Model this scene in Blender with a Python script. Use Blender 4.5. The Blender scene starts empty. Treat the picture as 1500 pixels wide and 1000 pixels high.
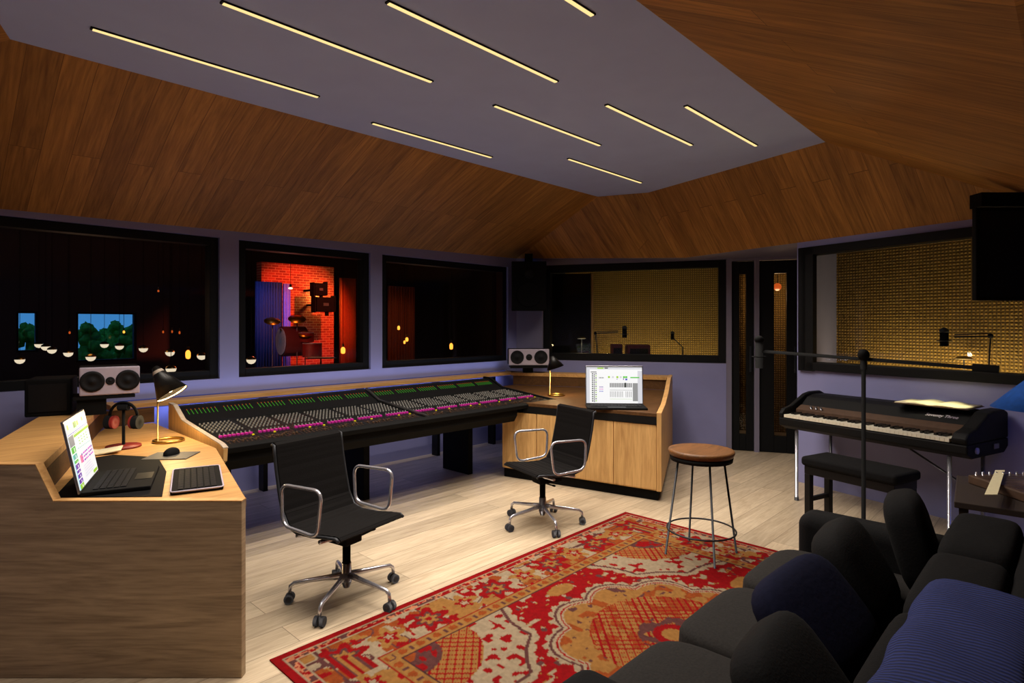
import bpy, math, random
import numpy as np
from mathutils import Matrix, Vector
random.seed(7)
PI = math.pi
S = bpy.context.scene
COL = S.collection

# ------------------------------------------------------------------ camera, world, exposure
F = 862.0; HOR = 476.0; CAMZ = 1.5
A0 = math.atan(825.0 / F)                       # angle between view direction and room X axis
CA, SA = math.cos(A0), math.sin(A0)
cam_d = bpy.data.cameras.new('camera'); cam = bpy.data.objects.new('camera', cam_d); COL.objects.link(cam)
cam.location = (0, 0, CAMZ)
cam.rotation_euler = (PI / 2, 0, A0 - PI / 2)
cam_d.sensor_width = 36; cam_d.lens = F * 36 / 1500
cam_d.shift_y = (HOR - 500) / 1500.0
cam_d.clip_start = 0.05
S.camera = cam
S.view_settings.view_transform = 'Standard'; S.view_settings.look = 'None'
S.view_settings.exposure = 0.0; S.view_settings.gamma = 1.0
S.view_settings.use_curve_mapping = False
S.cycles.max_bounces = 8; S.cycles.diffuse_bounces = 4; S.cycles.glossy_bounces = 3
S.cycles.transparent_max_bounces = 12; S.cycles.sample_clamp_indirect = 3.0
S.cycles.caustics_reflective = False; S.cycles.caustics_refractive = False
S.cycles.use_denoising = True

W = bpy.data.worlds.new('dusk_sky'); S.world = W; W.use_nodes = True
wn = W.node_tree; bg = wn.nodes['Background']
tc = wn.nodes.new('ShaderNodeTexCoord'); sp = wn.nodes.new('ShaderNodeSeparateXYZ')
rp = wn.nodes.new('ShaderNodeValToRGB')
wn.links.new(tc.outputs['Generated'], sp.inputs[0]); wn.links.new(sp.outputs['Z'], rp.inputs[0]); wn.links.new(rp.outputs[0], bg.inputs[0])
rp.color_ramp.elements[0].color = (.08, .36, .80, 1); rp.color_ramp.elements[0].position = 0.0
rp.color_ramp.elements[1].color = (.03, .14, .50, 1); rp.color_ramp.elements[1].position = .35
bg.inputs[1].default_value = .85

def at(px, py, d):
    r = (px - 750) / F * d
    fx, fy = CA, SA                # forward
    rx, ry = SA, -CA               # right
    return Vector((rx * r + fx * d, ry * r + fy * d, CAMZ + (HOR - py) / F * d))
def atz(px, py, z): return at(px, py, (z - CAMZ) * F / (HOR - py))
def online(px, P, n):          # where the column px meets the vertical plane n.x = n.P
    q = at(px, HOR, 1.0)
    d = (n[0] * P[0] + n[1] * P[1]) / (n[0] * q.x + n[1] * q.y)
    return at(px, HOR, d)

# ------------------------------------------------------------------ lamps of the room (built further down, power here)
STRIP_POWER = 17.5
STRIP_COLOR = (1.0, .89, .77)

def area(name, loc, power, color, sx, sy, rot=(0, 0, 0), spread=PI):
    l = bpy.data.lights.new(name, 'AREA'); l.shape = 'RECTANGLE'; l.size = sx; l.size_y = sy
    l.energy = power; l.color = color; l.spread = spread
    o = bpy.data.objects.new(name, l); COL.objects.link(o); o.location = loc; o.rotation_euler = rot
    return o
def point(name, loc, power, color, r=.03, parent=None):
    l = bpy.data.lights.new(name, 'POINT'); l.energy = power; l.color = color; l.shadow_soft_size = r
    o = bpy.data.objects.new(name, l); COL.objects.link(o); o.location = loc
    if parent: o.parent = parent
    return o
def spot(name, loc, tgt, power, color, ang=60, blend=.6, r=.05):
    l = bpy.data.lights.new(name, 'SPOT'); l.energy = power; l.color = color; l.spot_size = math.radians(ang); l.spot_blend = blend
    l.shadow_soft_size = r
    o = bpy.data.objects.new(name, l); COL.objects.link(o); o.location = loc
    o.rotation_euler = (Vector(tgt) - Vector(loc)).to_track_quat('-Z', 'Y').to_euler()
    return o

# ------------------------------------------------------------------ materials
def lin(c):
    return tuple(((v / 255 / 12.92) if v / 255 <= .04045 else ((v / 255 + .055) / 1.055) ** 2.4) for v in c) + (1,)
def new_mat(name):
    m = bpy.data.materials.new(name); m.use_nodes = True
    return m, m.node_tree, m.node_tree.nodes['Principled BSDF']
def N(t, typ, **kw):
    n = t.nodes.new(typ)
    for k, v in kw.items(): setattr(n, k, v)
    return n
def plain(name, col, rough=.6, metal=0, var=.12, scale=30, bump=0.0, spec=.5, coat=0):
    m, t, b = new_mat(name)
    tcn = N(t, 'ShaderNodeTexCoord'); nz = N(t, 'ShaderNodeTexNoise'); nz.inputs['Scale'].default_value = scale
    t.links.new(tcn.outputs['Object'], nz.inputs['Vector'])
    r = N(t, 'ShaderNodeValToRGB')
    c = lin(col)
    r.color_ramp.elements[0].position = .3; r.color_ramp.elements[1].position = .7
    r.color_ramp.elements[0].color = tuple(v * (1 - var) for v in c[:3]) + (1,)
    r.color_ramp.elements[1].color = tuple(min(1, v * (1 + var)) for v in c[:3]) + (1,)
    t.links.new(nz.outputs['Fac'], r.inputs[0]); t.links.new(r.outputs[0], b.inputs['Base Color'])
    b.inputs['Roughness'].default_value = rough; b.inputs['Metallic'].default_value = metal
    b.inputs['Specular IOR Level'].default_value = spec; b.inputs['Coat Weight'].default_value = coat
    if bump:
        bp = N(t, 'ShaderNodeBump'); bp.inputs['Strength'].default_value = bump; bp.inputs['Distance'].default_value = .004
        t.links.new(nz.outputs['Fac'], bp.inputs['Height']); t.links.new(bp.outputs[0], b.inputs['Normal'])
    return m
def emit(name, col, strength):
    m, t, b = new_mat(name)
    b.inputs['Base Color'].default_value = lin([v * .25 for v in col])
    b.inputs['Emission Color'].default_value = lin(col); b.inputs['Emission Strength'].default_value = strength
    b.inputs['Roughness'].default_value = .4
    return m
def wood(name, c1, c2, rough=.45, stretch=(1.2, 14, 14), rotz=0, plank=None, seam=.35, use='Object', roty=0, spec=.4):
    """stretched noise grain, optional planks (length, width) from the brick texture"""
    m, t, b = new_mat(name)
    tcn = N(t, 'ShaderNodeTexCoord'); mp0 = N(t, 'ShaderNodeMapping'); mp0.inputs['Rotation'].default_value = (0, roty, rotz)
    t.links.new(tcn.outputs[use], mp0.inputs['Vector'])
    mp = N(t, 'ShaderNodeMapping'); mp.inputs['Scale'].default_value = stretch
    t.links.new(mp0.outputs[0], mp.inputs['Vector'])
    base = mp.outputs[0]
    if plank:
        br = N(t, 'ShaderNodeTexBrick'); br.offset = .37; br.offset_frequency = 2
        br.inputs['Scale'].default_value = 1; br.inputs['Brick Width'].default_value = plank[0]; br.inputs['Row Height'].default_value = plank[1]
        br.inputs['Mortar Size'].default_value = .0018; br.inputs['Mortar Smooth'].default_value = .3
        br.inputs['Color1'].default_value = (0, 0, 0, 1); br.inputs['Color2'].default_value = (1, 1, 1, 1); br.inputs['Mortar'].default_value = (.5, .5, .5, 1)
        t.links.new(mp0.outputs[0], br.inputs['Vector'])
        add = N(t, 'ShaderNodeVectorMath', operation='MULTIPLY_ADD'); add.inputs[1].default_value = (7, 7, 7)
        t.links.new(br.outputs['Color'], add.inputs[0]); t.links.new(base, add.inputs[2]); base = add.outputs[0]
    nz = N(t, 'ShaderNodeTexNoise'); nz.inputs['Scale'].default_value = 1; nz.inputs['Detail'].default_value = 7; nz.inputs['Roughness'].default_value = .62; nz.inputs['Distortion'].default_value = 1.4
    t.links.new(base, nz.inputs['Vector'])
    nz2 = N(t, 'ShaderNodeTexNoise'); nz2.inputs['Scale'].default_value = 5.5; nz2.inputs['Detail'].default_value = 4
    t.links.new(base, nz2.inputs['Vector'])
    mx = N(t, 'ShaderNodeMix'); mx.data_type = 'FLOAT'; mx.inputs[0].default_value = .35
    t.links.new(nz.outputs['Fac'], mx.inputs[2]); t.links.new(nz2.outputs['Fac'], mx.inputs[3])
    r = N(t, 'ShaderNodeValToRGB'); r.color_ramp.elements[0].position = .32; r.color_ramp.elements[1].position = .66
    r.color_ramp.elements[0].color = lin(c1); r.color_ramp.elements[1].color = lin(c2)
    t.links.new(mx.outputs[0], r.inputs[0])
    outc = r.outputs[0]
    if plank:
        hs = N(t, 'ShaderNodeHueSaturation'); mr = N(t, 'ShaderNodeMapRange'); mr.inputs[3].default_value = .82; mr.inputs[4].default_value = 1.12
        t.links.new(br.outputs['Color'], mr.inputs[0]); t.links.new(mr.outputs[0], hs.inputs['Value']); t.links.new(outc, hs.inputs['Color'])
        mm = N(t, 'ShaderNodeMix'); mm.data_type = 'RGBA'; mm.inputs[7].default_value = tuple(v * seam for v in lin(c1)[:3]) + (1,)
        t.links.new(br.outputs['Fac'], mm.inputs[0]); t.links.new(hs.outputs[0], mm.inputs[6]); outc = mm.outputs[2]
    t.links.new(outc, b.inputs['Base Color']); b.inputs['Roughness'].default_value = rough; b.inputs['Specular IOR Level'].default_value = spec
    bp = N(t, 'ShaderNodeBump'); bp.inputs['Strength'].default_value = .12; bp.inputs['Distance'].default_value = .003
    t.links.new(mx.outputs[0], bp.inputs['Height']); t.links.new(bp.outputs[0], b.inputs['Normal'])
    return m

M = {}
M['floor'] = wood('pale oak floor boards', (166, 146, 120), (208, 190, 162), rough=.42, stretch=(1.5, 16, 16), plank=(2.1, .19), seam=.45)
M['oak'] = wood('oak veneer', (164, 118, 66), (210, 164, 102), rough=.5)
M['oak_v'] = wood('oak veneer upright grain', (178, 134, 80), (226, 182, 118), rough=.5, stretch=(14, 14, 1.2))
M['oak_edge'] = wood('oak edge band', (190, 140, 84), (222, 176, 116), rough=.5)
M['oak_grey'] = wood('smoked oak end panel', (120, 100, 76), (182, 158, 126), rough=.55, stretch=(1.1, 1.1, 16))
M['ceil_f'] = wood('dark oak ceiling boards', (128, 86, 36), (198, 142, 66), rough=.55, stretch=(1.0, 15, 1.0), plank=(2.4, .16), seam=.7, rotz=math.radians(90))
M['ceil_e'] = wood('dark oak ceiling boards end', (128, 86, 36), (198, 142, 66), rough=.55, stretch=(1.0, 15, 1.0), plank=(2.4, .16), seam=.7, rotz=math.radians(17))
M['ceil_r'] = wood('dark oak ceiling boards side', (128, 86, 36), (198, 142, 66), rough=.55, stretch=(1.0, 15, 1.0), plank=(2.4, .16), seam=.7, rotz=math.radians(90))
M['ceil'] = plain('lilac grey ceiling paint', (180, 198, 254), .8, var=.03, scale=4)
M['wall'] = plain('lilac wall paint', (140, 142, 190), .8, var=.03, scale=4)
M['wall2'] = plain('mauve grey wall paint', (128, 124, 146), .8, var=.03, scale=4)
M['dark'] = plain('charcoal paint', (30, 29, 31), .8)
M['darkwood'] = plain('dark stained boards', (46, 34, 28), .7)
M['black'] = plain('black lacquer', (11, 11, 13), .5, spec=.25)
M['blackm'] = plain('matt black', (9, 9, 10), .8, spec=.15)
M['frame'] = plain('black window frame', (11, 13, 16), .6, spec=.2)
M['chrome'] = plain('polished aluminium', (206, 206, 216), .22, .75, var=.03)
M['steel'] = plain('brushed steel', (150, 150, 156), .35, 1, var=.05)
M['gun'] = plain('dark steel rod', (48, 50, 55), .5, .5)
M['brass'] = plain('brass', (196, 160, 84), .3, 1, var=.05)
M['mesh'] = plain('black chair cloth', (15, 13, 13), .9, scale=200, bump=.2, spec=.12)
M['rubber'] = plain('caster rubber', (38, 38, 44), .5)
M['sofa'] = plain('charcoal sofa cloth', (34, 32, 31), .9, var=.2, scale=120, bump=.3, spec=.2)
M['sofa_d'] = plain('black sofa cloth', (12, 12, 14), .9, var=.2, scale=120, bump=.3, spec=.2)
M['seatw'] = wood('walnut stool seat', (76, 48, 22), (126, 82, 40), rough=.5, stretch=(3, 22, 22))
M['white'] = plain('white key plastic', (226, 220, 200), .35, var=.02)
M['paper'] = plain('white paper', (236, 226, 186), .8, var=.04, scale=60)
M['bkey'] = plain('black key', (14, 14, 15), .3)
M['tolex'] = plain('black vinyl cover', (11, 11, 12), .6, scale=250, bump=.4, spec=.2)
M['brown'] = plain('brown panel', (74, 52, 36), .6)
M['spk'] = plain('pale grey speaker lacquer', (176, 166, 182), .5, var=.03)
M['cone'] = plain('speaker cone', (20, 20, 23), .7, spec=.2)
M['red'] = plain('red plastic', (120, 24, 16), .5)
M['deskdark'] = wood('brown stained desk top', (66, 44, 24), (98, 66, 36), rough=.6, spec=.2)
M['led_b'] = emit('blue strip light', (60, 80, 170), .35)
M['maroon'] = plain('maroon covering', (84, 20, 26), .7)
M['teal'] = plain('teal print', (110, 176, 160), .7, var=.3, scale=40)
M['knob'] = plain('grey knob', (90, 88, 84), .55)
M['mag'] = plain('magenta knob', (190, 40, 150), .4)
M['yel'] = plain('yellow button', (214, 200, 30), .4)
M['pad'] = plain('grey mouse pad', (78, 74, 68), .6)
M['drumblue'] = plain('pale drum head', (150, 190, 230), .4)
M['curtain_b'] = plain('blue curtain', (30, 62, 110), .9)
M['curtain_v'] = plain('violet curtain', (120, 130, 250), .9)
M['curtain_o'] = plain('orange curtain', (170, 80, 30), .9)
M['gold'] = plain('cymbal bronze', (214, 160, 50), .35, 1)
M['bluesh'] = plain('blue lampshade cloth', (24, 96, 200), .8)
M['green'] = plain('tree leaves', (110, 190, 50), .9, var=.4, scale=12, bump=1)
M['bark'] = plain('tree bark', (70, 52, 38), .9)
M['grass'] = plain('grass', (50, 84, 40), .95, var=.3)
M['cream'] = plain('cream trim', (170, 156, 140), .7)
M['strip'] = emit('warm strip light', (255, 224, 150), 1.15)
M['bulb'] = emit('lamp diffuser', (255, 236, 190), 2.2)
M['filament'] = emit('filament bulb glow', (255, 150, 50), 3.0)
M['bowl'] = emit('frosted globe glow', (255, 232, 196), 1.0)
M['dimbulb'] = emit('dim red bulb', (220, 90, 30), .9)
M['lamp_in'] = plain('lampshade black', (22, 21, 20), .4, .3)
M['led_g'] = emit('green meter light', (70, 170, 40), .5)
M['led_o'] = emit('orange meter light', (230, 90, 20), .5)
for k, c in dict(w=(250, 250, 250), g=(150, 150, 150), d=(70, 74, 70), lime=(160, 210, 40), mag=(210, 70, 200), pur=(110, 40, 170), teal=(90, 190, 170), blue=(60, 70, 200), green=(90, 200, 60), pink=(240, 130, 170), lg=(216, 216, 222), cyan=(140, 220, 225)).items():
    M['s_' + k] = emit('screen ' + k, c, .95)

def blue_cloth():
    m, t, b = new_mat('blue ribbed knit')
    tcn = N(t, 'ShaderNodeTexCoord'); wv = N(t, 'ShaderNodeTexWave'); wv.inputs['Scale'].default_value = 22; wv.inputs['Distortion'].default_value = 2.5
    wv.bands_direction = 'X'
    t.links.new(tcn.outputs['Object'], wv.inputs[0]); r = N(t, 'ShaderNodeValToRGB')
    r.color_ramp.elements[0].color = lin((14, 22, 62)); r.color_ramp.elements[1].color = lin((34, 50, 118))
    t.links.new(wv.outputs['Fac'], r.inputs[0]); t.links.new(r.outputs[0], b.inputs['Base Color']); b.inputs['Roughness'].default_value = .9
    bp = N(t, 'ShaderNodeBump'); bp.inputs['Strength'].default_value = .6; bp.inputs['Distance'].default_value = .006
    t.links.new(wv.outputs['Fac'], bp.inputs['Height']); t.links.new(bp.outputs[0], b.inputs['Normal'])
    return m
M['knit'] = blue_cloth()
M['navy'] = plain('navy cloth', (20, 22, 42), .95, spec=.1, scale=60, bump=.3)
def brick():
    m, t, b = new_mat('red brick')
    tcn = N(t, 'ShaderNodeTexCoord'); mp = N(t, 'ShaderNodeMapping'); mp.inputs['Rotation'].default_value = (PI / 2, 0, 0)
    t.links.new(tcn.outputs['Object'], mp.inputs[0])
    br = N(t, 'ShaderNodeTexBrick'); br.inputs['Scale'].default_value = 1; br.inputs['Brick Width'].default_value = .13; br.inputs['Row Height'].default_value = .045
    br.inputs['Mortar Size'].default_value = .005
    br.inputs['Color1'].default_value = lin((196, 74, 50)); br.inputs['Color2'].default_value = lin((150, 50, 36)); br.inputs['Mortar'].default_value = lin((220, 150, 110))
    t.links.new(mp.outputs[0], br.inputs['Vector']); t.links.new(br.outputs['Color'], b.inputs['Base Color']); b.inputs['Roughness'].default_value = .85
    return m
M['brick'] = brick()
def foam():
    """acoustic tile: a fine square grid of raised studs"""
    m, t, b = new_mat('ochre acoustic tile')
    tcn = N(t, 'ShaderNodeTexCoord'); sx = N(t, 'ShaderNodeSeparateXYZ'); t.links.new(tcn.outputs['Object'], sx.inputs[0])
    k = 2 * PI / .031
    def wave(o):
        a = N(t, 'ShaderNodeMath', operation='MULTIPLY'); a.inputs[1].default_value = k; t.links.new(o, a.inputs[0])
        s = N(t, 'ShaderNodeMath', operation='SINE'); t.links.new(a.outputs[0], s.inputs[0]); return s.outputs[0]
    a = wave(sx.outputs['X']); c = wave(sx.outputs['Z'])
    mu = N(t, 'ShaderNodeMath', operation='MAXIMUM'); t.links.new(a, mu.inputs[0]); t.links.new(c, mu.inputs[1])
    r = N(t, 'ShaderNodeValToRGB'); r.color_ramp.elements[0].position = .1; r.color_ramp.elements[1].position = .9
    r.color_ramp.elements[0].color = lin((176, 140, 70)); r.color_ramp.elements[1].color = lin((104, 80, 36))
    t.links.new(mu.outputs[0], r.inputs[0]); t.links.new(r.outputs[0], b.inputs['Base Color']); b.inputs['Roughness'].default_value = .9
    bp = N(t, 'ShaderNodeBump'); bp.inputs['Strength'].default_value = .8; bp.inputs['Distance'].default_value = .01; bp.invert = True
    t.links.new(mu.outputs[0], bp.inputs['Height']); t.links.new(bp.outputs[0], b.inputs['Normal'])
    return m
M['foam'] = foam()
def glass():
    m = bpy.data.materials.new('window glass'); m.use_nodes = True; t = m.node_tree; t.nodes.clear()
    o = N(t, 'ShaderNodeOutputMaterial'); mx = N(t, 'ShaderNodeMixShader'); tr = N(t, 'ShaderNodeBsdfTransparent'); gl = N(t, 'ShaderNodeBsdfGlossy')
    gl.inputs['Roughness'].default_value = .01; tr.inputs[0].default_value = (.9, .92, .94, 1)
    fr = N(t, 'ShaderNodeFresnel'); fr.inputs[0].default_value = 1.25
    t.links.new(fr.outputs[0], mx.inputs[0]); t.links.new(tr.outputs[0], mx.inputs[1]); t.links.new(gl.outputs[0], mx.inputs[2]); t.links.new(mx.outputs[0], o.inputs[0])
    return m
M['glass'] = glass()

# ------------------------------------------------------------------ mesh builder
class MB:
    def __init__(s): s.v = []; s.f = []; s.mi = []; s.sm = []; s.mats = []
    def _m(s, m):
        m = M[m] if isinstance(m, str) else m
        if m not in s.mats: s.mats.append(m)
        return s.mats.index(m)
    def add(s, vs, fs, m, smooth=False, T=None):
        b = len(s.v); i = s._m(m)
        for p in vs:
            p = Vector(p); s.v.append(tuple(T @ p) if T else tuple(p))
        for f in fs: s.f.append([b + k for k in f]); s.mi.append(i); s.sm.append(smooth)
    def box(s, c, d, m, rz=0, T=None):
        x, y, z = d[0] / 2, d[1] / 2, d[2] / 2
        R = Matrix.Translation(Vector(c)) @ Matrix.Rotation(rz, 4, 'Z')
        if T: R = T @ R
        vs = [(i * x, j * y, k * z) for k in (-1, 1) for j in (-1, 1) for i in (-1, 1)]
        s.add(vs, [(0, 2, 3, 1), (4, 5, 7, 6), (0, 1, 5, 4), (2, 6, 7, 3), (0, 4, 6, 2), (1, 3, 7, 5)], m, False, R); return s
    def prism(s, poly, z0, z1, m, T=None):
        n = len(poly)
        a = sum(poly[i][0] * poly[(i + 1) % n][1] - poly[(i + 1) % n][0] * poly[i][1] for i in range(n))
        if a < 0: poly = list(poly)[::-1]
        vs = [(p[0], p[1], z0) for p in poly] + [(p[0], p[1], z1) for p in poly]
        fs = [tuple(range(n))[::-1], tuple(range(n, 2 * n))] + [(i, (i + 1) % n, n + (i + 1) % n, n + i) for i in range(n)]
        s.add(vs, fs, m, False, T); return s
    def slab(s, pts, off, m):         # polygon in space pushed along off
        n = len(pts); vs = [Vector(p) for p in pts] + [Vector(p) + Vector(off) for p in pts]
        s.add(vs, [tuple(range(n)), tuple(range(n, 2 * n))[::-1]] + [(i, n + i, n + (i + 1) % n, (i + 1) % n) for i in range(n)], m); return s
    def lathe(s, prof, m, c=(0, 0, 0), axis=(0, 0, 1), seg=24, smooth=True):
        q = Vector((0, 0, 1)).rotation_difference(Vector(axis).normalized()).to_matrix().to_4x4()
        T = Matrix.Translation(Vector(c)) @ q
        vs = []; fs = []
        for r, z in prof:
            for k in range(seg):
                a = 2 * PI * k / seg; vs.append((max(r, 1e-5) * math.cos(a), max(r, 1e-5) * math.sin(a), z))
        for i in range(len(prof) - 1):
            for k in range(seg):
                k2 = (k + 1) % seg
                fs.append((i * seg + k, i * seg + k2, (i + 1) * seg + k2, (i + 1) * seg + k))
        s.add(vs, fs, m, smooth, T); return s
    def cyl(s, a, b, r, m, r2=None, seg=12):
        a = Vector(a); b = Vector(b); L = (b - a).length
        if r2 is None: r2 = r
        return s.lathe([(0, 0), (r, 0), (r, 0), (r2, L), (r2, L), (0, L)], m, a, b - a, seg)
    def tube(s, pts, r, m, seg=8, closed=False):
        pts = [Vector(p) for p in pts]; n = len(pts)
        rings = []; up = None
        for i, p in enumerate(pts):
            if closed: t = (pts[(i + 1) % n] - pts[i - 1]).normalized()
            else: t = (pts[min(i + 1, n - 1)] - pts[max(i - 1, 0)]).normalized()
            if up is None: up = Vector((0, 0, 1)) if abs(t.z) < .9 else Vector((1, 0, 0))
            x = (up - t * up.dot(t)).normalized(); up = x; y = t.cross(x)
            rr = r[i] if isinstance(r, (list, tuple)) else r
            rings.append([p + (x * math.cos(2 * PI * k / seg) + y * math.sin(2 * PI * k / seg)) * rr for k in range(seg)])
        vs = [q for R in rings for q in R]; fs = []
        for i in range(n if closed else n - 1):
            j = (i + 1) % n
            for k in range(seg):
                k2 = (k + 1) % seg; fs.append((i * seg + k, i * seg + k2, j * seg + k2, j * seg + k))
        if not closed: fs += [tuple(range(seg))[::-1], tuple((n - 1) * seg + k for k in range(seg))]
        s.add(vs, fs, m, True); return s
    def ball(s, c, r, m, sq=(1, 1, 1), seg=16, noise=0, power=1.0):
        vs = []; fs = []; rg = seg // 2
        def pw(v): return math.copysign(abs(v) ** power, v)
        for i in range(rg + 1):
            th = PI * i / rg
            for k in range(seg):
                a = 2 * PI * k / seg; q = r * (1 + (random.uniform(-noise, noise) if noise else 0))
                vs.append((c[0] + q * sq[0] * pw(math.sin(th)) * pw(math.cos(a)), c[1] + q * sq[1] * pw(math.sin(th)) * pw(math.sin(a)), c[2] + q * sq[2] * pw(math.cos(th))))
        for i in range(rg):
            for k in range(seg):
                k2 = (k + 1) % seg; fs.append((i * seg + k, (i + 1) * seg + k, (i + 1) * seg + k2, i * seg + k2))
        s.add(vs, fs, m, True); return s
    def build(s, name, parent=None, bev=0, sub=0, kind=None, loc=None, rz=0):
        me = bpy.data.meshes.new(name); me.from_pydata(s.v, [], s.f)
        for m in s.mats: me.materials.append(m)
        me.polygons.foreach_set('material_index', s.mi); me.polygons.foreach_set('use_smooth', [True] * len(s.sm) if bev >= .02 else s.sm); me.update()
        o = bpy.data.objects.new(name, me); COL.objects.link(o)
        if parent: o.parent = parent
        if loc is not None: o.location = loc
        o.rotation_euler.z = rz
        if bev:
            b = o.modifiers.new('bevel', 'BEVEL'); b.width = bev; b.segments = 6 if bev >= .02 else 2; b.harden_normals = bev >= .02; b.limit_method = 'ANGLE'
        if sub:
            b = o.modifiers.new('sub', 'SUBSURF'); b.levels = sub; b.render_levels = sub
        if kind: o['kind'] = kind
        return o
def thing(name, label, cat, loc=(0, 0, 0), rz=0, group=None):
    o = bpy.data.objects.new(name, None); COL.objects.link(o); o.location = loc; o.rotation_euler = (0, 0, rz)
    o.empty_display_size = .1
    o['label'] = label; o['category'] = cat
    if group: o['group'] = group
    return o
def tag(o, label, cat, group=None):
    o['label'] = label; o['category'] = cat
    if group: o['group'] = group
    return o
KIDS = {}
def dup(root, loc=None, rz=None, label=None, group=None, scale=None):
    def rec(o, par):
        c = o.copy(); COL.objects.link(c)
        if par: c.parent = par; c.matrix_parent_inverse = o.matrix_parent_inverse.copy()
        for ch in [x for x in ALL() if x.parent == o]: rec(ch, c)
        return c
    def ALL(): return list(bpy.data.objects)
    r = rec(root, None)
    if loc is not None: r.location = loc
    if rz is not None: r.rotation_euler.z = rz
    if scale: r.scale = (scale,) * 3
    if label: r['label'] = label
    if group: r['group'] = group
    return r

# ------------------------------------------------------------------ room plan
A = Vector((5.76, 5.43)); nB = Vector((.907, .42)); tB = Vector((.42, -.907))        # back (booth) wall starts in the corner A
D = Vector((5.98, 1.93)); nR = Vector((.957, -.29)); tR = Vector((-.29, -.957))      # right wall starts at D
C2 = Vector(online(1176, A, nB).xy)                                                   # far end of the door wall
FW = 5.43
def wall(name, P, t, n, L, z0, z1, thick, holes, m):
    """wall slab along t from P, inner face on the line, thickness along n, with rectangular holes (s0,s1,z0,z1)"""
    mb = MB(); ang = math.atan2(t[1], t[0])
    side = 1 if (Vector((-t[1], t[0])).dot(Vector(n)) > 0) else -1
    xs = sorted({0, L} | {h[0] for h in holes} | {h[1] for h in holes}); zs = sorted({z0, z1} | {h[2] for h in holes} | {h[3] for h in holes})
    for i in range(len(xs) - 1):
        k = 0
        while k < len(zs) - 1:
            xm = (xs[i] + xs[i + 1]) / 2
            def hole(kk): return any(h[0] < xm < h[1] and h[2] < (zs[kk] + zs[kk + 1]) / 2 < h[3] for h in holes)
            if hole(k): k += 1; continue
            k2 = k
            while k2 < len(zs) - 1 and not hole(k2): k2 += 1
            mb.box((xm, side * thick / 2, (zs[k] + zs[k2]) / 2), (xs[i + 1] - xs[i], thick, zs[k2] - zs[k]), m); k = k2
    return mb.build(name, kind='structure', loc=(P[0], P[1], 0), rz=ang)
def sB(px): return (Vector(online(px, A, nB).xy) - A).dot(tB)
def sR(px): return (Vector(online(px, D, nR).xy) - D).dot(tR)
def XF(px): return online(px, (0, FW), (0, 1)).x

fl = MB(); fl.box((4, 5, -.05), (22, 18, .1), 'floor'); fl.build('floor', kind='structure')
# front wall with three windows
W1 = (.1, XF(322)); W2 = (XF(350), XF(543)); W3 = (XF(560), 5.60)
WZ = (1.03, 2.27)
holes = [(w[0] + 1.2, w[1] + 1.2, WZ[0], WZ[1]) for w in (W1, W2, W3)]
wall('wall_front', (-1.2, FW), (1, 0), (0, 1), A.x + 1.2, 0, 3.1, .16, holes, 'wall')
def window(i, x0, x1, z0, z1, P, t, n, fr=.07, dep=.12, inset=.03, name='window'):
    side = 1 if (Vector((-t[1], t[0])).dot(Vector(n)) > 0) else -1
    mb = MB(); cx = (x0 + x1) / 2; cz = (z0 + z1) / 2; y = side * (inset + dep / 2)
    g = .002
    mb.box((x0 + g + fr / 2, y, cz), (fr, dep, z1 - z0 - 2 * g), 'frame'); mb.box((x1 - g - fr / 2, y, cz), (fr, dep, z1 - z0 - 2 * g), 'frame')
    mb.box((cx, y, z0 + g + fr / 2), (x1 - x0 - 2 * fr - 2 * g, dep, fr), 'frame'); mb.box((cx, y, z1 - g - fr / 2), (x1 - x0 - 2 * fr - 2 * g, dep, fr), 'frame')
    o = mb.build('%s_%d' % (name, i), kind='structure', loc=(P[0], P[1], 0), rz=math.atan2(t[1], t[0]), bev=.004)
    p = MB(); p.box((cx, y, cz), (x1 - x0 - 2 * fr, .008, z1 - z0 - 2 * fr), 'glass'); p.build('pane', o)
    return o
for i, w in enumerate((W1, W2, W3)): window(i + 1, w[0], w[1], WZ[0], WZ[1], (0, FW), (1, 0), (0, 1))
# back wall with a window onto a booth, then the doors
dB = [sB(1072), sB(1105), sB(1112.5), sB(1176)]
LB = sB(1178) + .25
hb = [(sB(795), sB(1064), 1.04, 2.29), (dB[0], dB[1], 0, 2.27), (dB[2], dB[3], 0, 2.27)]
wall('wall_back', A, tB, nB, LB, 0, 3.1, .14, hb, 'wall2')
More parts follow.
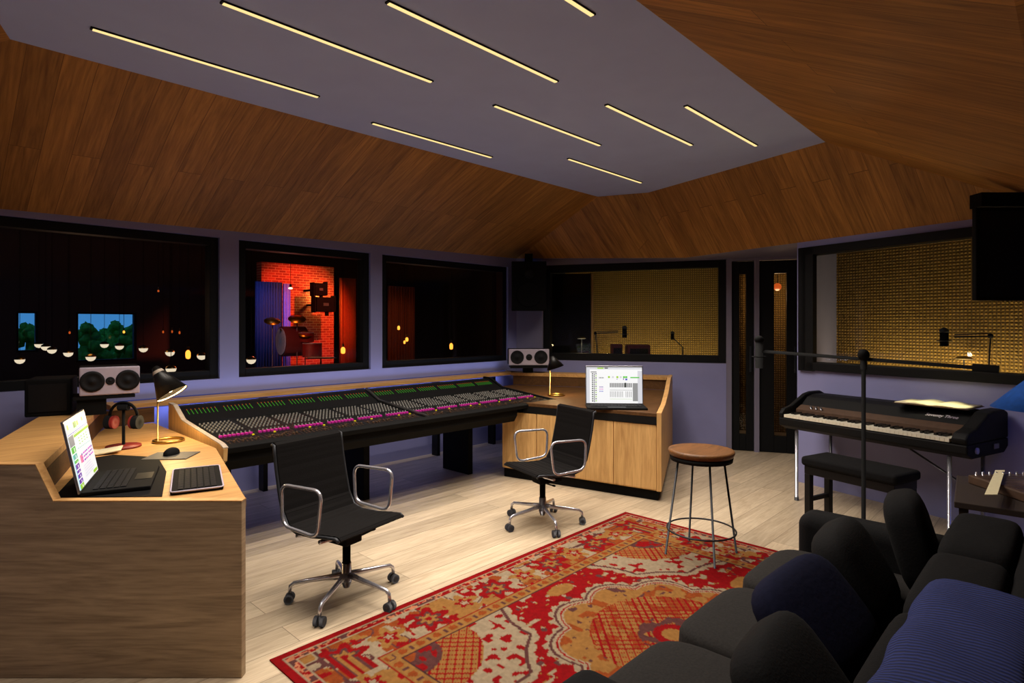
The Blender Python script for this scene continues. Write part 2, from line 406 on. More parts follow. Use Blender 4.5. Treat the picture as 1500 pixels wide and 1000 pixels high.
# lilac painted wainscot face in front of the same wall, left of the doors
pl = MB(); pl.box((sB(1064) / 2, -.004, .52), (sB(1064), .008, 1.035), 'wall'); pl.build('trim_1', kind='structure', loc=(A.x, A.y, 0), rz=math.atan2(tB[1], tB[0]))
window(4, sB(795), sB(1064), 1.04, 2.29, A, tB, nB, fr=.09)
def door(i, s0, s1, fr):
    mb = MB(); y = .07
    side = 1 if (Vector((-tB[1], tB[0])).dot(nB) > 0) else -1
    g = .003; z1 = 2.265
    mb.box((s0 + g + fr / 2, side * y, z1 / 2), (fr, .07, z1 - .01), 'frame'); mb.box((s1 - g - fr / 2, side * y, z1 / 2), (fr, .07, z1 - .01), 'frame')
    mb.box(((s0 + s1) / 2, side * y, z1 - .08), (s1 - s0 - 2 * fr - 2 * g, .07, .15), 'frame'); mb.box(((s0 + s1) / 2, side * y, .1), (s1 - s0 - 2 * fr - 2 * g, .07, .19), 'frame')
    o = mb.build('door_%d' % i, kind='structure', loc=(A.x, A.y, 0), rz=math.atan2(tB[1], tB[0]), bev=.004)
    p = MB(); p.box(((s0 + s1) / 2, side * y, 1.15), (s1 - s0 - 2 * fr, .008, 1.98), 'glass'); p.build('pane', o)
    h = MB(); xh = s1 - fr * .5; h.cyl((xh, -side * .03, .95), (xh, -side * .03, 1.25), .011, 'gun'); h.cyl((xh, -side * .03, .98), (xh, side * .04, .98), .007, 'gun'); h.cyl((xh, -side * .03, 1.22), (xh, side * .04, 1.22), .007, 'gun')
    h.build('door_handle', o)
door(1, dB[0], dB[1], .085); door(2, dB[2], dB[3], .16)
# right wall with its long booth window
LR = 4.6
hr = [(.03, 3.2, 1.075, 2.235)]
wall('wall_right', D, tR, nR, LR, 0, 3.1, .12, hr, 'wall')
window(5, .03, 3.2, 1.075, 2.235, D, tR, nR, fr=.075, dep=.14, inset=-.03)
cap = MB(); cap.box((.105, .0, 1.65), (.15, .06, 1.16), 'frame'); cap.build('trim_2', kind='structure', loc=(D.x, D.y, 0), rz=math.atan2(tR[1], tR[0]))
# return wall between right wall and door wall
Q = Vector((C2.x + .02, C2.y - .05))
def quadwall(name, a, b, m, th=.08, z1=3.1, z0=0, side=1):
    a = Vector(a); b = Vector(b); L = (b - a).length; mb = MB()
    mb.box((L / 2, side * th / 2, (z0 + z1) / 2), (L, th, z1 - z0), m)
    return mb.build(name, kind='structure', loc=(a.x, a.y, 0), rz=math.atan2((b - a).y, (b - a).x))
quadwall('wall_return', D + Vector((.0, .0)), D + nR * 1.25 + Vector((.29, .50)), 'wall2', side=-1)
# other walls, outside the frame
quadwall('wall_left', (-.9, FW), (-1.9, -2.2), 'wall', side=-1)
quadwall('wall_rear', (-1.9, -2.2), D + tR * LR + Vector((.2, -.1)), 'wall', side=-1)

# ceiling: painted field and sloped timber planes
Ea = Vector((.41, 4.04, 3)); Eb = Vector((5.66, 4.03, 3)); Ec = Vector((5.88, 3.49, 3)); Ed = Vector((5.26, 1.48, 3)); Ee = Vector((-.44, 1.45, 3))
Oa = Vector((-.9, 5.43, 2.29)); Ob = Vector((5.76, 5.43, 2.395))
P2 = online(1004, A, nB); P2.z = 2.37
P3 = online(1176, A, nB) ; P3.z = 2.44
Dz = Vector((D.x, D.y, 2.29)); R1 = Vector((5.43, .107, 2.29)); L1 = Vector((-1.6, .107, 2.29))
UP = Vector((0, 0, .03))
q1 = at(1004, HOR, 1.0); t1 = None
_d = (D.x * nR.x + D.y * nR.y) / (nR.x * q1.x + nR.y * q1.y); BT = Vector((q1.x * _d, q1.y * _d, 2.29))
MB().slab([Ea, Eb, Ec, Ed, Ee], UP, 'ceil').build('ceiling', kind='structure')
def ceilpart(name, polys, m):
    mb = MB()
    for p in polys: mb.slab(p, UP, m)
    mb.build(name, kind='structure')
ceilpart('ceiling_front', [[Ea, Eb, Ob], [Ea, Ob, Oa]], 'ceil_f')
ceilpart('ceiling_corner', [[Eb, Ec, BT], [Eb, BT, Ob]], 'ceil_e')
ceilpart('ceiling_end', [[Ec, Ed, Dz], [Ec, Dz, BT], [Ed, R1, Dz]], 'ceil_e')
P2s = Vector((P2.x + .05, P2.y + .02, 2.30)); P3s = Vector((P3.x + .08, P3.y, 2.30))
ceilpart('ceiling_soffit', [[Dz, BT, P2s, P3s], [BT, Ob + Vector((.03, .02, 0)), P2s]], 'wall2')
ceilpart('ceiling_side', [[Ed, Ee, L1, R1]], 'ceil_r')
ceilpart('ceiling_left', [[Ee, Ea, Oa, L1]], 'ceil_e')
R2 = Vector((D.x, D.y, 0)) + Vector((tR.x, tR.y, 0)) * LR; R2.z = 2.29
ceilpart('ceiling_rear', [[L1, Vector((-1.9, -2.25, 2.29)), Vector((R2.x + .2, -2.45, 2.29)), R2, R1]], 'ceil_r')

# ------------------------------------------------------------------ strip lights
strips = [(.677, 3.58, 'leftmost long warm strip light, in the row nearest the windows'),
          (1.04, 2.855, 'warm strip light second from left, cut by the top of the picture'),
          (1.57, 2.30, 'brightest long warm strip light at top centre of the ceiling'),
          (1.09, 1.68, 'short visible end of a strip light at the top edge'),
          (2.43, 3.755, 'thin strip light above the dark middle window'),
          (2.81, 2.855, 'strip light in the centre of the ceiling, middle row'),
          (3.33, 2.30, 'strip light right of centre, pointing at the stool'),
          (3.72, 1.92, 'rightmost strip light, closest to the side timber slope'),
          (-.70, 2.855, 'strip light left of the picture, middle row'), (-.20, 2.30, 'strip light left of the picture, third row'), (-.68, 1.75, 'strip light left of the picture, row by the side slope'),
          (4.17, 3.29, 'farthest and thinnest strip light by the corner of the ceiling')]
for i, (x, y, lab) in enumerate(strips):
    t = thing('strip_light', lab, 'ceiling light', (x + .615, y, 2.999), 0, 'recessed linear ceiling lights')
    MB().box((0, 0, -.004), (1.24, .028, .008), 'frame').build('housing', t)
    MB().box((0, 0, -.0095), (1.22, .02, .005), 'strip').build('diffuser', t)
    area('strip_lamp', (x + .615, y, 2.98), STRIP_POWER * (.8 if i == 0 else .25 if x < 0 else .7 if x > 3.6 and y < 2 else 1), STRIP_COLOR, 1.2, .02, spread=math.radians(130))

# ------------------------------------------------------------------ desk wings, shelf
ZL = .905; ZD = .75
P0 = at(354, 500, 2.5).xy; PL = Vector((.157, 3.45)); I0 = at(52, 500, 2.5).xy
I1 = Vector((.97, 4.92)); I1b = Vector((1.05, 5.15)); O1 = Vector((.69, 5.03)); F1 = Vector((1.345, 3.79))
pd = (P0 - PL).normalized(); pn = Vector((pd.y, -pd.x))
if pn.y < 0: pn = -pn       # towards the windows
t = thing('desk_wing', 'oak desk wing at the left with a broad smoked end panel, laptop on top', 'desk', (P0.x, P0.y, 0), 0, 'desk wings beside the console')
def rel(v, o): return Vector(v[:2]) - Vector(o[:2])
Lp = (P0 - PL).length
s_78 = (at(78, 500, 2.5).xy - PL).length; s_52 = (I0 - PL).length
prof = [(0, 0), (0, ZL), (s_52, ZL), (s_78, ZD), (Lp, ZD), (Lp, 0)]
def panel3d(prof, O, t2, th, m, n2, edge=None, z_off=0):
    """profile (s,z) on a vertical plane through O along t2, thickness th along n2, coordinates relative to nothing (world)"""
    mb = MB(); mb.slab([Vector((O.x + t2.x * s, O.y + t2.y * s, z)) for s, z in prof], Vector((n2.x * th, n2.y * th, 0)), m); return mb
w = panel3d(prof, PL - P0, pd, .04, 'oak_grey', pn); w.build('end_panel', t, bev=.003)
ed = MB()
eo = PL - P0
def strip3(s0, z0, s1, z1):
    a = Vector((eo.x + pd.x * s0, eo.y + pd.y * s0, z0)); b = Vector((eo.x + pd.x * s1, eo.y + pd.y * s1, z1))
    ed.slab([a + Vector((0, 0, .0005)), b + Vector((0, 0, .0005)), b + Vector((0, 0, .005)), a + Vector((0, 0, .005))], Vector((pn.x * .042, pn.y * .042, 0)), 'oak_edge')
strip3(0, ZL, s_52, ZL); strip3(s_52, ZL, s_78, ZD); strip3(s_78, ZD, Lp, ZD)
ed.build('edge_band', t)['label'] = 'pale oak edge band'
off = Vector((pn.x * .042, pn.y * .042))
top = MB(); top.prism([rel(v, P0) for v in (P0 + off, F1, (1.36, 5.13), (1.06, 5.13), I1, I0 + off)], ZD - .035, ZD, 'oak'); top.build('worktop', t, bev=.002)
ap = MB(); ap.prism([rel(v, P0) for v in (P0 + off + Vector((-.02, .01)), F1 + Vector((-.03, 0)), F1 + Vector((-.06, 0)), P0 + off + Vector((-.05, .01)))], 0, ZD - .036, 'black'); ap.build('side_panel', t)
lg = MB(); lg.prism([rel(v, P0) for v in (PL + off, I0 + off, I1, I1b, (1.05, 5.42), (.72, 5.42), O1)], ZL - .04, ZL, 'oak'); lg.build('shelf', t, bev=.002)
bp = MB()
for a, b in ((I0 + off, I1), (I1, I1b), (I1b, Vector((1.375, 5.145)))):
    dd = (b - a).normalized(); nn = Vector((-dd.y, dd.x)) * .02
    bp.slab([Vector((*(rel(a, P0)), ZD + .001)), Vector((*(rel(b, P0)), ZD + .001)), Vector((*(rel(b, P0)), ZL - .041)), Vector((*(rel(a, P0)), ZL - .041))], Vector((nn.x, nn.y, 0)), 'deskdark')
bp.build('back_panel', t)

r0 = Vector((1.07, 5.15))
t = thing('rear_shelf', 'long oak shelf running under the windows behind the console', 'shelf', (3.3, 5.28, 0))
MB().box((0, 0, ZL - .02), (4.42, .26, .04), 'oak').build('shelf_board', t, bev=.002)
for xx in (-2.1, -1.0, 0, 1.0, 1.9):
    MB().box((xx, .05, (ZL - .041) / 2), (.04, .1, ZL - .042), 'black').build('bracket', t)

area('shelf_led_up', (3.3, 5.34, .925), 2.9, (.46, .60, 1), 4.2, .012, rot=(PI + math.radians(8), 0, 0))
area('shelf_led_down', (3.3, 5.34, .855), 6.0, (.36, .44, 1), 4.2, .012, rot=(math.radians(25), 0, 0))
MB().box((0, .06, ZL + .004), (4.3, .01, .008), 'led_b').build('led_strip', t)
MB().box((0, -.134, ZL - .036), (4.3, .006, .004), 'led_b').build('led_strip', t)

# right wing
F0 = atz(969, 736, 0).xy
cd = Vector((-.208, .978)).normalized(); sd = Vector((.9, .44)).normalized()
F2 = F0 + cd * 1.6
S1 = F0 + sd * 2.12
t = thing('desk_wing', 'oak desk wing by the stool with four cupboard doors and a raised back shelf', 'desk', (F0.x, F0.y, 0), 0, 'desk wings beside the console')
prof = [(0, .09), (0, ZD), (.6, ZD), (1.15, .80), (1.7, ZL), (2.12, ZL), (2.12, .09)]
nrm = Vector((-sd.y, sd.x))
panel3d(prof, Vector((0, 0)), sd, .04, 'oak_v', nrm).build('end_panel', t, bev=.003)
ed = MB()
for (s0, z0), (s1, z1) in zip(prof[1:5], prof[2:6]):
    a = Vector((sd.x * s0, sd.y * s0, z0 + .0005)); b = Vector((sd.x * s1, sd.y * s1, z1 + .0005))
    ed.slab([a, b, b + Vector((0, 0, .005)), a + Vector((0, 0, .005))], Vector((nrm.x * .042, nrm.y * .042, 0)), 'oak_edge')
ed.build('edge_band', t)['label'] = 'pale oak edge band'
ow = nrm * .042
ln = MB(); ln.slab([Vector((*(sd * s_ + nrm * .041), z)) for s_, z in ((.05, ZD + .001), (.62, ZD + .001), (1.16, .795), (1.7, ZL - .008), (1.86, ZL - .008), (1.86, ZD + .001))], Vector((nrm.x * .008, nrm.y * .008, 0)), 'black'); ln.build('lining', t)
F2c = F0 + cd * 1.36
Ri = [rel(v, F0) for v in (F0 + ow, F0 + sd * 1.9 + ow, (5.36, 5.10), (4.64, 5.10), (4.64, 3.80), F2c)]
MB().prism(Ri, ZD - .03, ZD, 'deskdark').build('worktop', t, bev=.002)
inn = Vector((cd.y, -cd.x)) * 1.0
MB().prism([rel(v, F0) for v in (F0 + ow - sd * 0 , F0 + ow + sd * .3, F2c + sd * .3, F2c)], .655, ZD - .031, 'black').build('apron', t)
I2 = F0 + sd * 1.88 + ow
MB().prism([rel(v, F0) for v in (S1 + ow, I2, (5.36, 5.14), (5.52, 5.34))], ZL - .04, ZL, 'oak').build('shelf', t, bev=.002)
bp = MB(); a = rel(F0 + sd * 1.9 + ow, F0); b = rel((5.37, 5.12), F0); dd = (b - a).normalized(); nn = Vector((dd.y, -dd.x)) * .02
bp.slab([Vector((*a, ZD + .001)), Vector((*b, ZD + .001)), Vector((*b, ZL - .041)), Vector((*a, ZL - .041))], Vector((nn.x, nn.y, 0)), 'deskdark'); bp.build('back_panel', t)
body = MB(); c0 = sd * .022
body.prism([c0 + nrm * .042, sd * .5 + nrm * .042, cd * 1.598 + sd * .45, cd * 1.598 + c0], .09, .654, 'oak_v'); body.build('carcass', t)
pth = MB(); pth.prism([sd * .05 + nrm * .03, sd * 1.9 + nrm * .03, sd * 1.9 + nrm * .1 , sd * .48 + cd * .2, cd * 1.59 + sd * .4, cd * 1.59 + sd * .04], 0, .089, 'blackm'); pth.build('plinth', t)
for k in range(4):
    a = cd * (.044 + k * .39 if k else .044); b = cd * (.04 + (k + 1) * .39 - .003)
    mb = MB(); mb.slab([Vector((*a, .1)), Vector((*b, .1)), Vector((*b, .65)), Vector((*a, .65))], Vector((sd.x * .019, sd.y * .019, 0)), 'oak_v')
    mb.build('cupboard_door', t, bev=.0015)

# ------------------------------------------------------------------ mixing console
CX0, CX1 = 1.385, 4.61
t = thing('mixing_console', 'very long black mixing console with green meters and rows of knobs', 'mixing console', (CX0, 3.84, 0))
Y0 = 3.84
PA = (4.75 - Y0, .90); PB = (4.54 - Y0, .81); PC = (0.0, .742)
L = CX1 - CX0
def cons(prof, x0, x1, m):
    mb = MB(); mb.slab([Vector((x0, y, z)) for y, z in prof], Vector((x1 - x0, 0, 0)), m); return mb
cons([(0.0, .735), PC, PB, PA, (1.0, .90), (1.0, .665)], .03, L - .03, 'black').build('console_top', t)
cons([(.04, .58), (.0, .64), (0, .66), (0, .734), (1.0, .664), (1.0, .56)], .03, 2.70, 'blackm').build('console_body', t)
for k, x in enumerate((.25, 1.4, 2.6)):
    MB().box((x, .75, .28), (.06, .4, .56), 'blackm').build('pedestal', t, bev=.005)
arm = cons([(-.035, .70), (-.045, .735), (-.01, .752), (.03, .745), (.03, .70)], .03, L - .03, 'blackm'); arm.build('armrest', t, bev=.004)
for x0 in (0, L - .028):
    mb = cons([(-.05, .66), (-.06, .74), (.0, .757), (PB[0], .825), (PB[0] + .02, .832), (PA[0] - .02, .915), (1.0, .92), (1.0, .60 if x0 == 0 else .672), (.1, .58 if x0 == 0 else .672)], x0, x0 + .028, 'oak_v' if x0 == 0 else 'blackm'); mb.build('cheek', t, bev=.003)
    if x0 == 0:
        mb = MB(); pts = [(-.06, .742), (.0, .759), (PB[0], .827), (PB[0] + .02, .834), (PA[0] - .02, .917), (1.0, .922)]
        for (y0, z0), (y1, z1) in zip(pts, pts[1:]):
            mb.slab([Vector((.0, y0, z0)), Vector((.0, y1, z1)), Vector((.0, y1, z1 + .005)), Vector((.0, y0, z0 + .005))], Vector((.03, 0, 0)), 'cream')
        mb.build('cheek_trim', t)['label'] = 'cream trim on the cheek edge'
mb = MB(); xm = L / 2
pts = [(0, .75), (PB[0], .818), (PA[0], .908)]
for (y0, z0), (y1, z1) in zip(pts, pts[1:]):
    mb.slab([Vector((xm, y0, z0)), Vector((xm, y1, z1)), Vector((xm, y1, z1 + .012)), Vector((xm, y0, z0 + .012))], Vector((.022, 0, 0)), 'steel')
mb.build('divider', t)
def surf(q):      # q 0 front .. 1 bend
    return (PC[0] + (PB[0] - PC[0]) * q, PC[1] + (PB[1] - PC[1]) * q)
sl = math.atan2(PB[1] - PC[1], PB[0] - PC[0])
chans = []
gw = (L - .12) / 12
for g in range(12):
    for c in range(8):
        chans.append(.05 + g * gw + .018 + (c + .5) * (gw - .036) / 8 + (.02 if g >= 6 else 0))
msl = math.atan2(PA[1] - PB[1], PA[0] - PB[0])
def oriented(y, z, ang, x): return Matrix.Translation((x, y, z)) @ Matrix.Rotation(ang, 4, 'X')
for x in chans:
    y = PB[0] + (PA[0] - PB[0]) * .62; z = PB[1] + (PA[1] - PB[1]) * .62
    T = oriented(y, z, msl, x); mb = MB()
    mb.box((0, -.004, .001), (.0045, .060, .002), 'led_g', T=T); mb.box((0, .034, .001), (.0045, .012, .002), 'led_o', T=T)
    mb.build('meter', t)
def knob(mb, x, q, m, r=.0062, h=.014):
    y, z = surf(q); nv = Vector((0, -math.sin(sl), math.cos(sl)))
    a = Vector((x, y, z)); mb.lathe([(r, 0), (r * .85, h), (0, h)], m, a, nv, 7)
knobs = []
for ci, x in enumerate(chans):
    for q in (.50, .57, .64, .71, .78, .85): knobs.append((x, q, 'knob', .0075, .012))
    knobs.append((x, .33, 'knob', .006, .02)); 
knobs.sort(key=lambda k: k[0] - .2 * k[1])
for k in knobs[:90]:
    mb = MB(); knob(mb, *k[:3], r=k[3], h=k[4]); mb.build('knob', t)
mb = MB()
for k in knobs[90:]: knob(mb, *k[:3], r=k[3], h=k[4])
mb.build('knob_rows', t, kind='stuff')
for x in chans:
    y, z = surf(.30); mb = MB(); mb.box((0, 0, .006), (.019, .022, .012), 'mag', T=oriented(y, z, sl, x)); mb.build('channel_button', t)
mb = MB()
for i, x in enumerate(chans):
    y, z = surf(.13); T = oriented(y, z, sl, x)
    mb.box((0, 0, .001), (.003, .10, .002), 'brown', T=T); mb.box((0, random.uniform(-.04, .03), .006), (.010, .018, .010), 'brown', T=T)
mb.build('fader_row', t, kind='stuff')
mb = MB()
for i, x in enumerate(chans):
    if i % 8 in (3, 7) and i % 3:
        y, z = surf(.24 if i % 2 else .42); mb.box((0, 0, .004), (.014, .012, .008), 'yel', T=oriented(y, z, sl, x))
mb.build('yellow_buttons', t, kind='stuff')
mb = MB()
for g in range(12):
    x = .05 + g * gw + (.02 if g >= 6 else 0)
    y, z = surf(.5); mb.box((0, 0, .001), (.004, .66, .003), 'gun', T=oriented(y, z, sl, x))
mb.build('panel_joint', t)

# ------------------------------------------------------------------ rug
def make_rug():
    x0, x1, y0, y1 = 1.15, 4.03, .2, 2.6; st = .0085
    nx = int((x1 - x0) / st); ny = int((y1 - y0) / st)
    xs = np.linspace(0, x1 - x0, nx + 1); ys = np.linspace(0, y1 - y0, ny + 1)
    X, Y = np.meshgrid(xs, ys); Lx = x1 - x0; Ly = y1 - y0
    e = np.minimum(np.minimum(X, Lx - X), np.minimum(Y, Ly - Y))
    rng = np.random.RandomState(3)
    def noise(sc):
        g = rng.rand(int(Ly / sc) + 4, int(Lx / sc) + 4)
        u = X / sc; v = Y / sc; i = u.astype(int); j = v.astype(int); fu = u - i; fv = v - j
        fu = fu * fu * (3 - 2 * fu); fv = fv * fv * (3 - 2 * fv)
        return (g[j, i] * (1 - fu) + g[j, i + 1] * fu) * (1 - fv) + (g[j + 1, i] * (1 - fu) + g[j + 1, i + 1] * fu) * fv
    C = {k: np.array(lin(v)[:3]) for k, v in dict(red=(116, 4, 8), gold=(126, 88, 44), beige=(132, 116, 94), brown=(74, 42, 40), pink=(158, 98, 70), orange=(118, 54, 20), dk=(52, 28, 32)).items()}
    col = np.zeros(X.shape + (3,)); col[:] = C['red']
    def put(mask, c): col[mask] = C[c]
    # coordinates mirrored about the centre
    mx = np.abs(X - Lx / 2); my = np.abs(Y - Ly / 2)
    n1 = noise(.034); n2 = noise(.058); n3 = noise(.10); n4 = noise(.024)
    # border floral
    bd = (e > .035) & (e < .40)
    put(bd, 'beige')
    put(bd & (n3 > .56), 'gold'); put(bd & (n2 > .68), 'orange')
    put(bd & (n1 + .25 * np.sin(X * 16) * np.sin(Y * 16) > .74), 'red')
    put(bd & (np.abs(n3 - .5) < .03), 'brown')
    # rosettes along the border
    along = np.where((Y < .4) | (Y > Ly - .4), X, Y); dep = e - .225
    ph = (along % .48) - .24
    rr = np.sqrt(ph ** 2 + dep ** 2); an = np.arctan2(dep, ph)
    pet = .10 * (1 + .28 * np.cos(6 * an)); m = bd & (np.abs(dep) < .16)
    put(m & (rr < pet), 'red'); put(m & (rr < pet * .6), 'brown'); put(m & (rr < pet * .42), 'gold'); put(m & (rr < .018), 'red')
    ph2 = ((along + .24) % .48) - .24; rr2 = np.sqrt((ph2 * 1.0) ** 2 + (dep) ** 2); an2 = np.arctan2(dep, ph2)
    pet2 = .075 * (1 + .35 * np.cos(5 * an2 + .6)); put(m & (rr2 < pet2), 'gold'); put(m & (rr2 < pet2 * .55), 'red'); put(m & (rr2 < pet2 * .25), 'beige')
    # narrow guards
    g1 = (e > .035) & (e < .085); put(g1, 'pink'); put(g1 & (n4 > .55), 'red'); put(g1 & (n4 < .3), 'brown'); put((e > .04) & (e < .046), 'beige'); put((e > .085) & (e < .091), 'beige')
    g2 = (e > .345) & (e < .41); put(g2, 'gold'); q = (along % .10) - .05; put(g2 & (np.hypot(q, e - .378) < .022), 'orange'); put(g2 & (np.abs(q) > .042) & (np.abs(e - .378) < .016), 'brown')
    put((e > .335) & (e < .345), 'red'); put((e > .41) & (e < .418), 'dk')
    fd = e > .418
    put(fd, 'red')
    sprig = fd & (n1 > .80); put(sprig, 'beige'); put(fd & (n1 > .72) & (n1 < .75), 'gold'); put(fd & (n2 > .84), 'brown')
    lat = (np.abs(((X + Y) % .05) - .025) < .006) | (np.abs(((X - Y) % .05) - .025) < .006)
    # spandrels
    cx = Lx / 2 - .418; cy = Ly / 2 - .418
    dx = (cx - mx) / .62; dy = (cy - my) / .56; rs = np.sqrt(np.clip(dx, 0, None) ** 2 + np.clip(dy, 0, None) ** 2); a = np.arctan2(dy, dx)
    edge = 1 - .07 * np.abs(np.sin(a * 6)); sc = .03 * np.abs(np.sin(a * 24))
    s = fd & (rs < edge + .10)
    put(fd & (rs < edge + .07 + sc), 'beige'); put(fd & (rs < edge + .03), 'brown'); put(fd & (rs < edge), 'beige')
    put(fd & (rs < edge) & (n1 > .66), 'red'); put(fd & (rs < .62), 'gold'); put(fd & (rs < .62) & lat, 'red'); put(fd & (rs < .30), 'brown'); put(fd & (rs < .26) & (n1 > .45), 'red'); put(fd & (rs < .1), 'orange')
    # medallion
    a = np.arctan2(my / .60, mx / .62); rm = np.hypot(mx / .62, my / .60)
    edge = .80 + .12 * np.abs(np.cos(a * 5)); sc = .045 * np.abs(np.sin(a * 26))
    put(rm < edge + .09 + sc, 'beige'); put(rm < edge + .085, 'brown'); put(rm < edge + .06, 'beige'); put(rm < edge + .03, 'red'); put(rm < edge + .015, 'beige'); put(rm < edge, 'gold')
    put((rm < edge) & (n2 > .6), 'orange'); put((rm < edge) & (n1 > .83), 'brown')
    put((rm < .66), 'orange'); put((rm < .66) & (n2 > .45), 'gold'); put((rm < .66) & lat, 'red'); put((rm < .28) & (n1 > .4), 'brown'); put(rm < .16, 'red'); put(rm < .09, 'gold')
    # gold leaf pendants between medallion and spandrels
    for (u, v) in ((.80, .0), (0, .70)):
        put(fd & (np.hypot((mx - u) / .10, (my - v) / .05) < 1) & (rm > edge + .12), 'gold')
    put(e < .035, 'red')
    col *= (.82 + .36 * noise(.012) * 1.0)[..., None]
    verts = np.zeros(((nx + 1) * (ny + 1), 3)); verts[:, 0] = X.ravel(); verts[:, 1] = Y.ravel(); verts[:, 2] = .007
    idx = np.arange((nx + 1) * (ny + 1)).reshape(ny + 1, nx + 1)
    q = np.stack([idx[:-1, :-1], idx[:-1, 1:], idx[1:, 1:], idx[1:, :-1]], -1).reshape(-1, 4)
    # skirt
    ring = np.concatenate([idx[0, :], idx[1:, -1], idx[-1, -2::-1], idx[-2:0:-1, 0]])
    low = verts[ring].copy(); low[:, 2] = .0005; b = len(verts); verts = np.vstack([verts, low]); n = len(ring)
    k = np.arange(n); sk = np.stack([ring[k], b + k, b + (k + 1) % n, ring[(k + 1) % n]], -1)
    faces = np.vstack([q, sk])
    me = bpy.data.meshes.new('rug'); me.from_pydata(verts.tolist(), [], faces.tolist())
    at_ = me.color_attributes.new('weave', 'FLOAT_COLOR', 'POINT')
    cc = np.ones((len(verts), 4), dtype=np.float32); cc[:(nx + 1) * (ny + 1), :3] = col.reshape(-1, 3); cc[(nx + 1) * (ny + 1):, :3] = C['red']
    at_.data.foreach_set('color', cc.ravel())
    m, tt, bb = new_mat('patterned wool rug'); ca = N(tt, 'ShaderNodeAttribute'); ca.attribute_name = 'weave'
    tt.links.new(ca.outputs['Color'], bb.inputs['Base Color']); bb.inputs['Roughness'].default_value = .95; bb.inputs['Specular IOR Level'].default_value = .1
    nz = N(tt, 'ShaderNodeTexNoise'); nz.inputs['Scale'].default_value = 350; tcn = N(tt, 'ShaderNodeTexCoord'); tt.links.new(tcn.outputs['Object'], nz.inputs[0])
    bp = N(tt, 'ShaderNodeBump'); bp.inputs['Strength'].default_value = .5; bp.inputs['Distance'].default_value = .004; tt.links.new(nz.outputs['Fac'], bp.inputs['Height']); tt.links.new(bp.outputs[0], bb.inputs['Normal'])
    me.materials.append(m)
    o = bpy.data.objects.new('rug', me); COL.objects.link(o); o.location = (x0, y0, 0)
    tag(o, 'red and gold patterned oriental rug on the pale oak floor', 'rug')
make_rug()

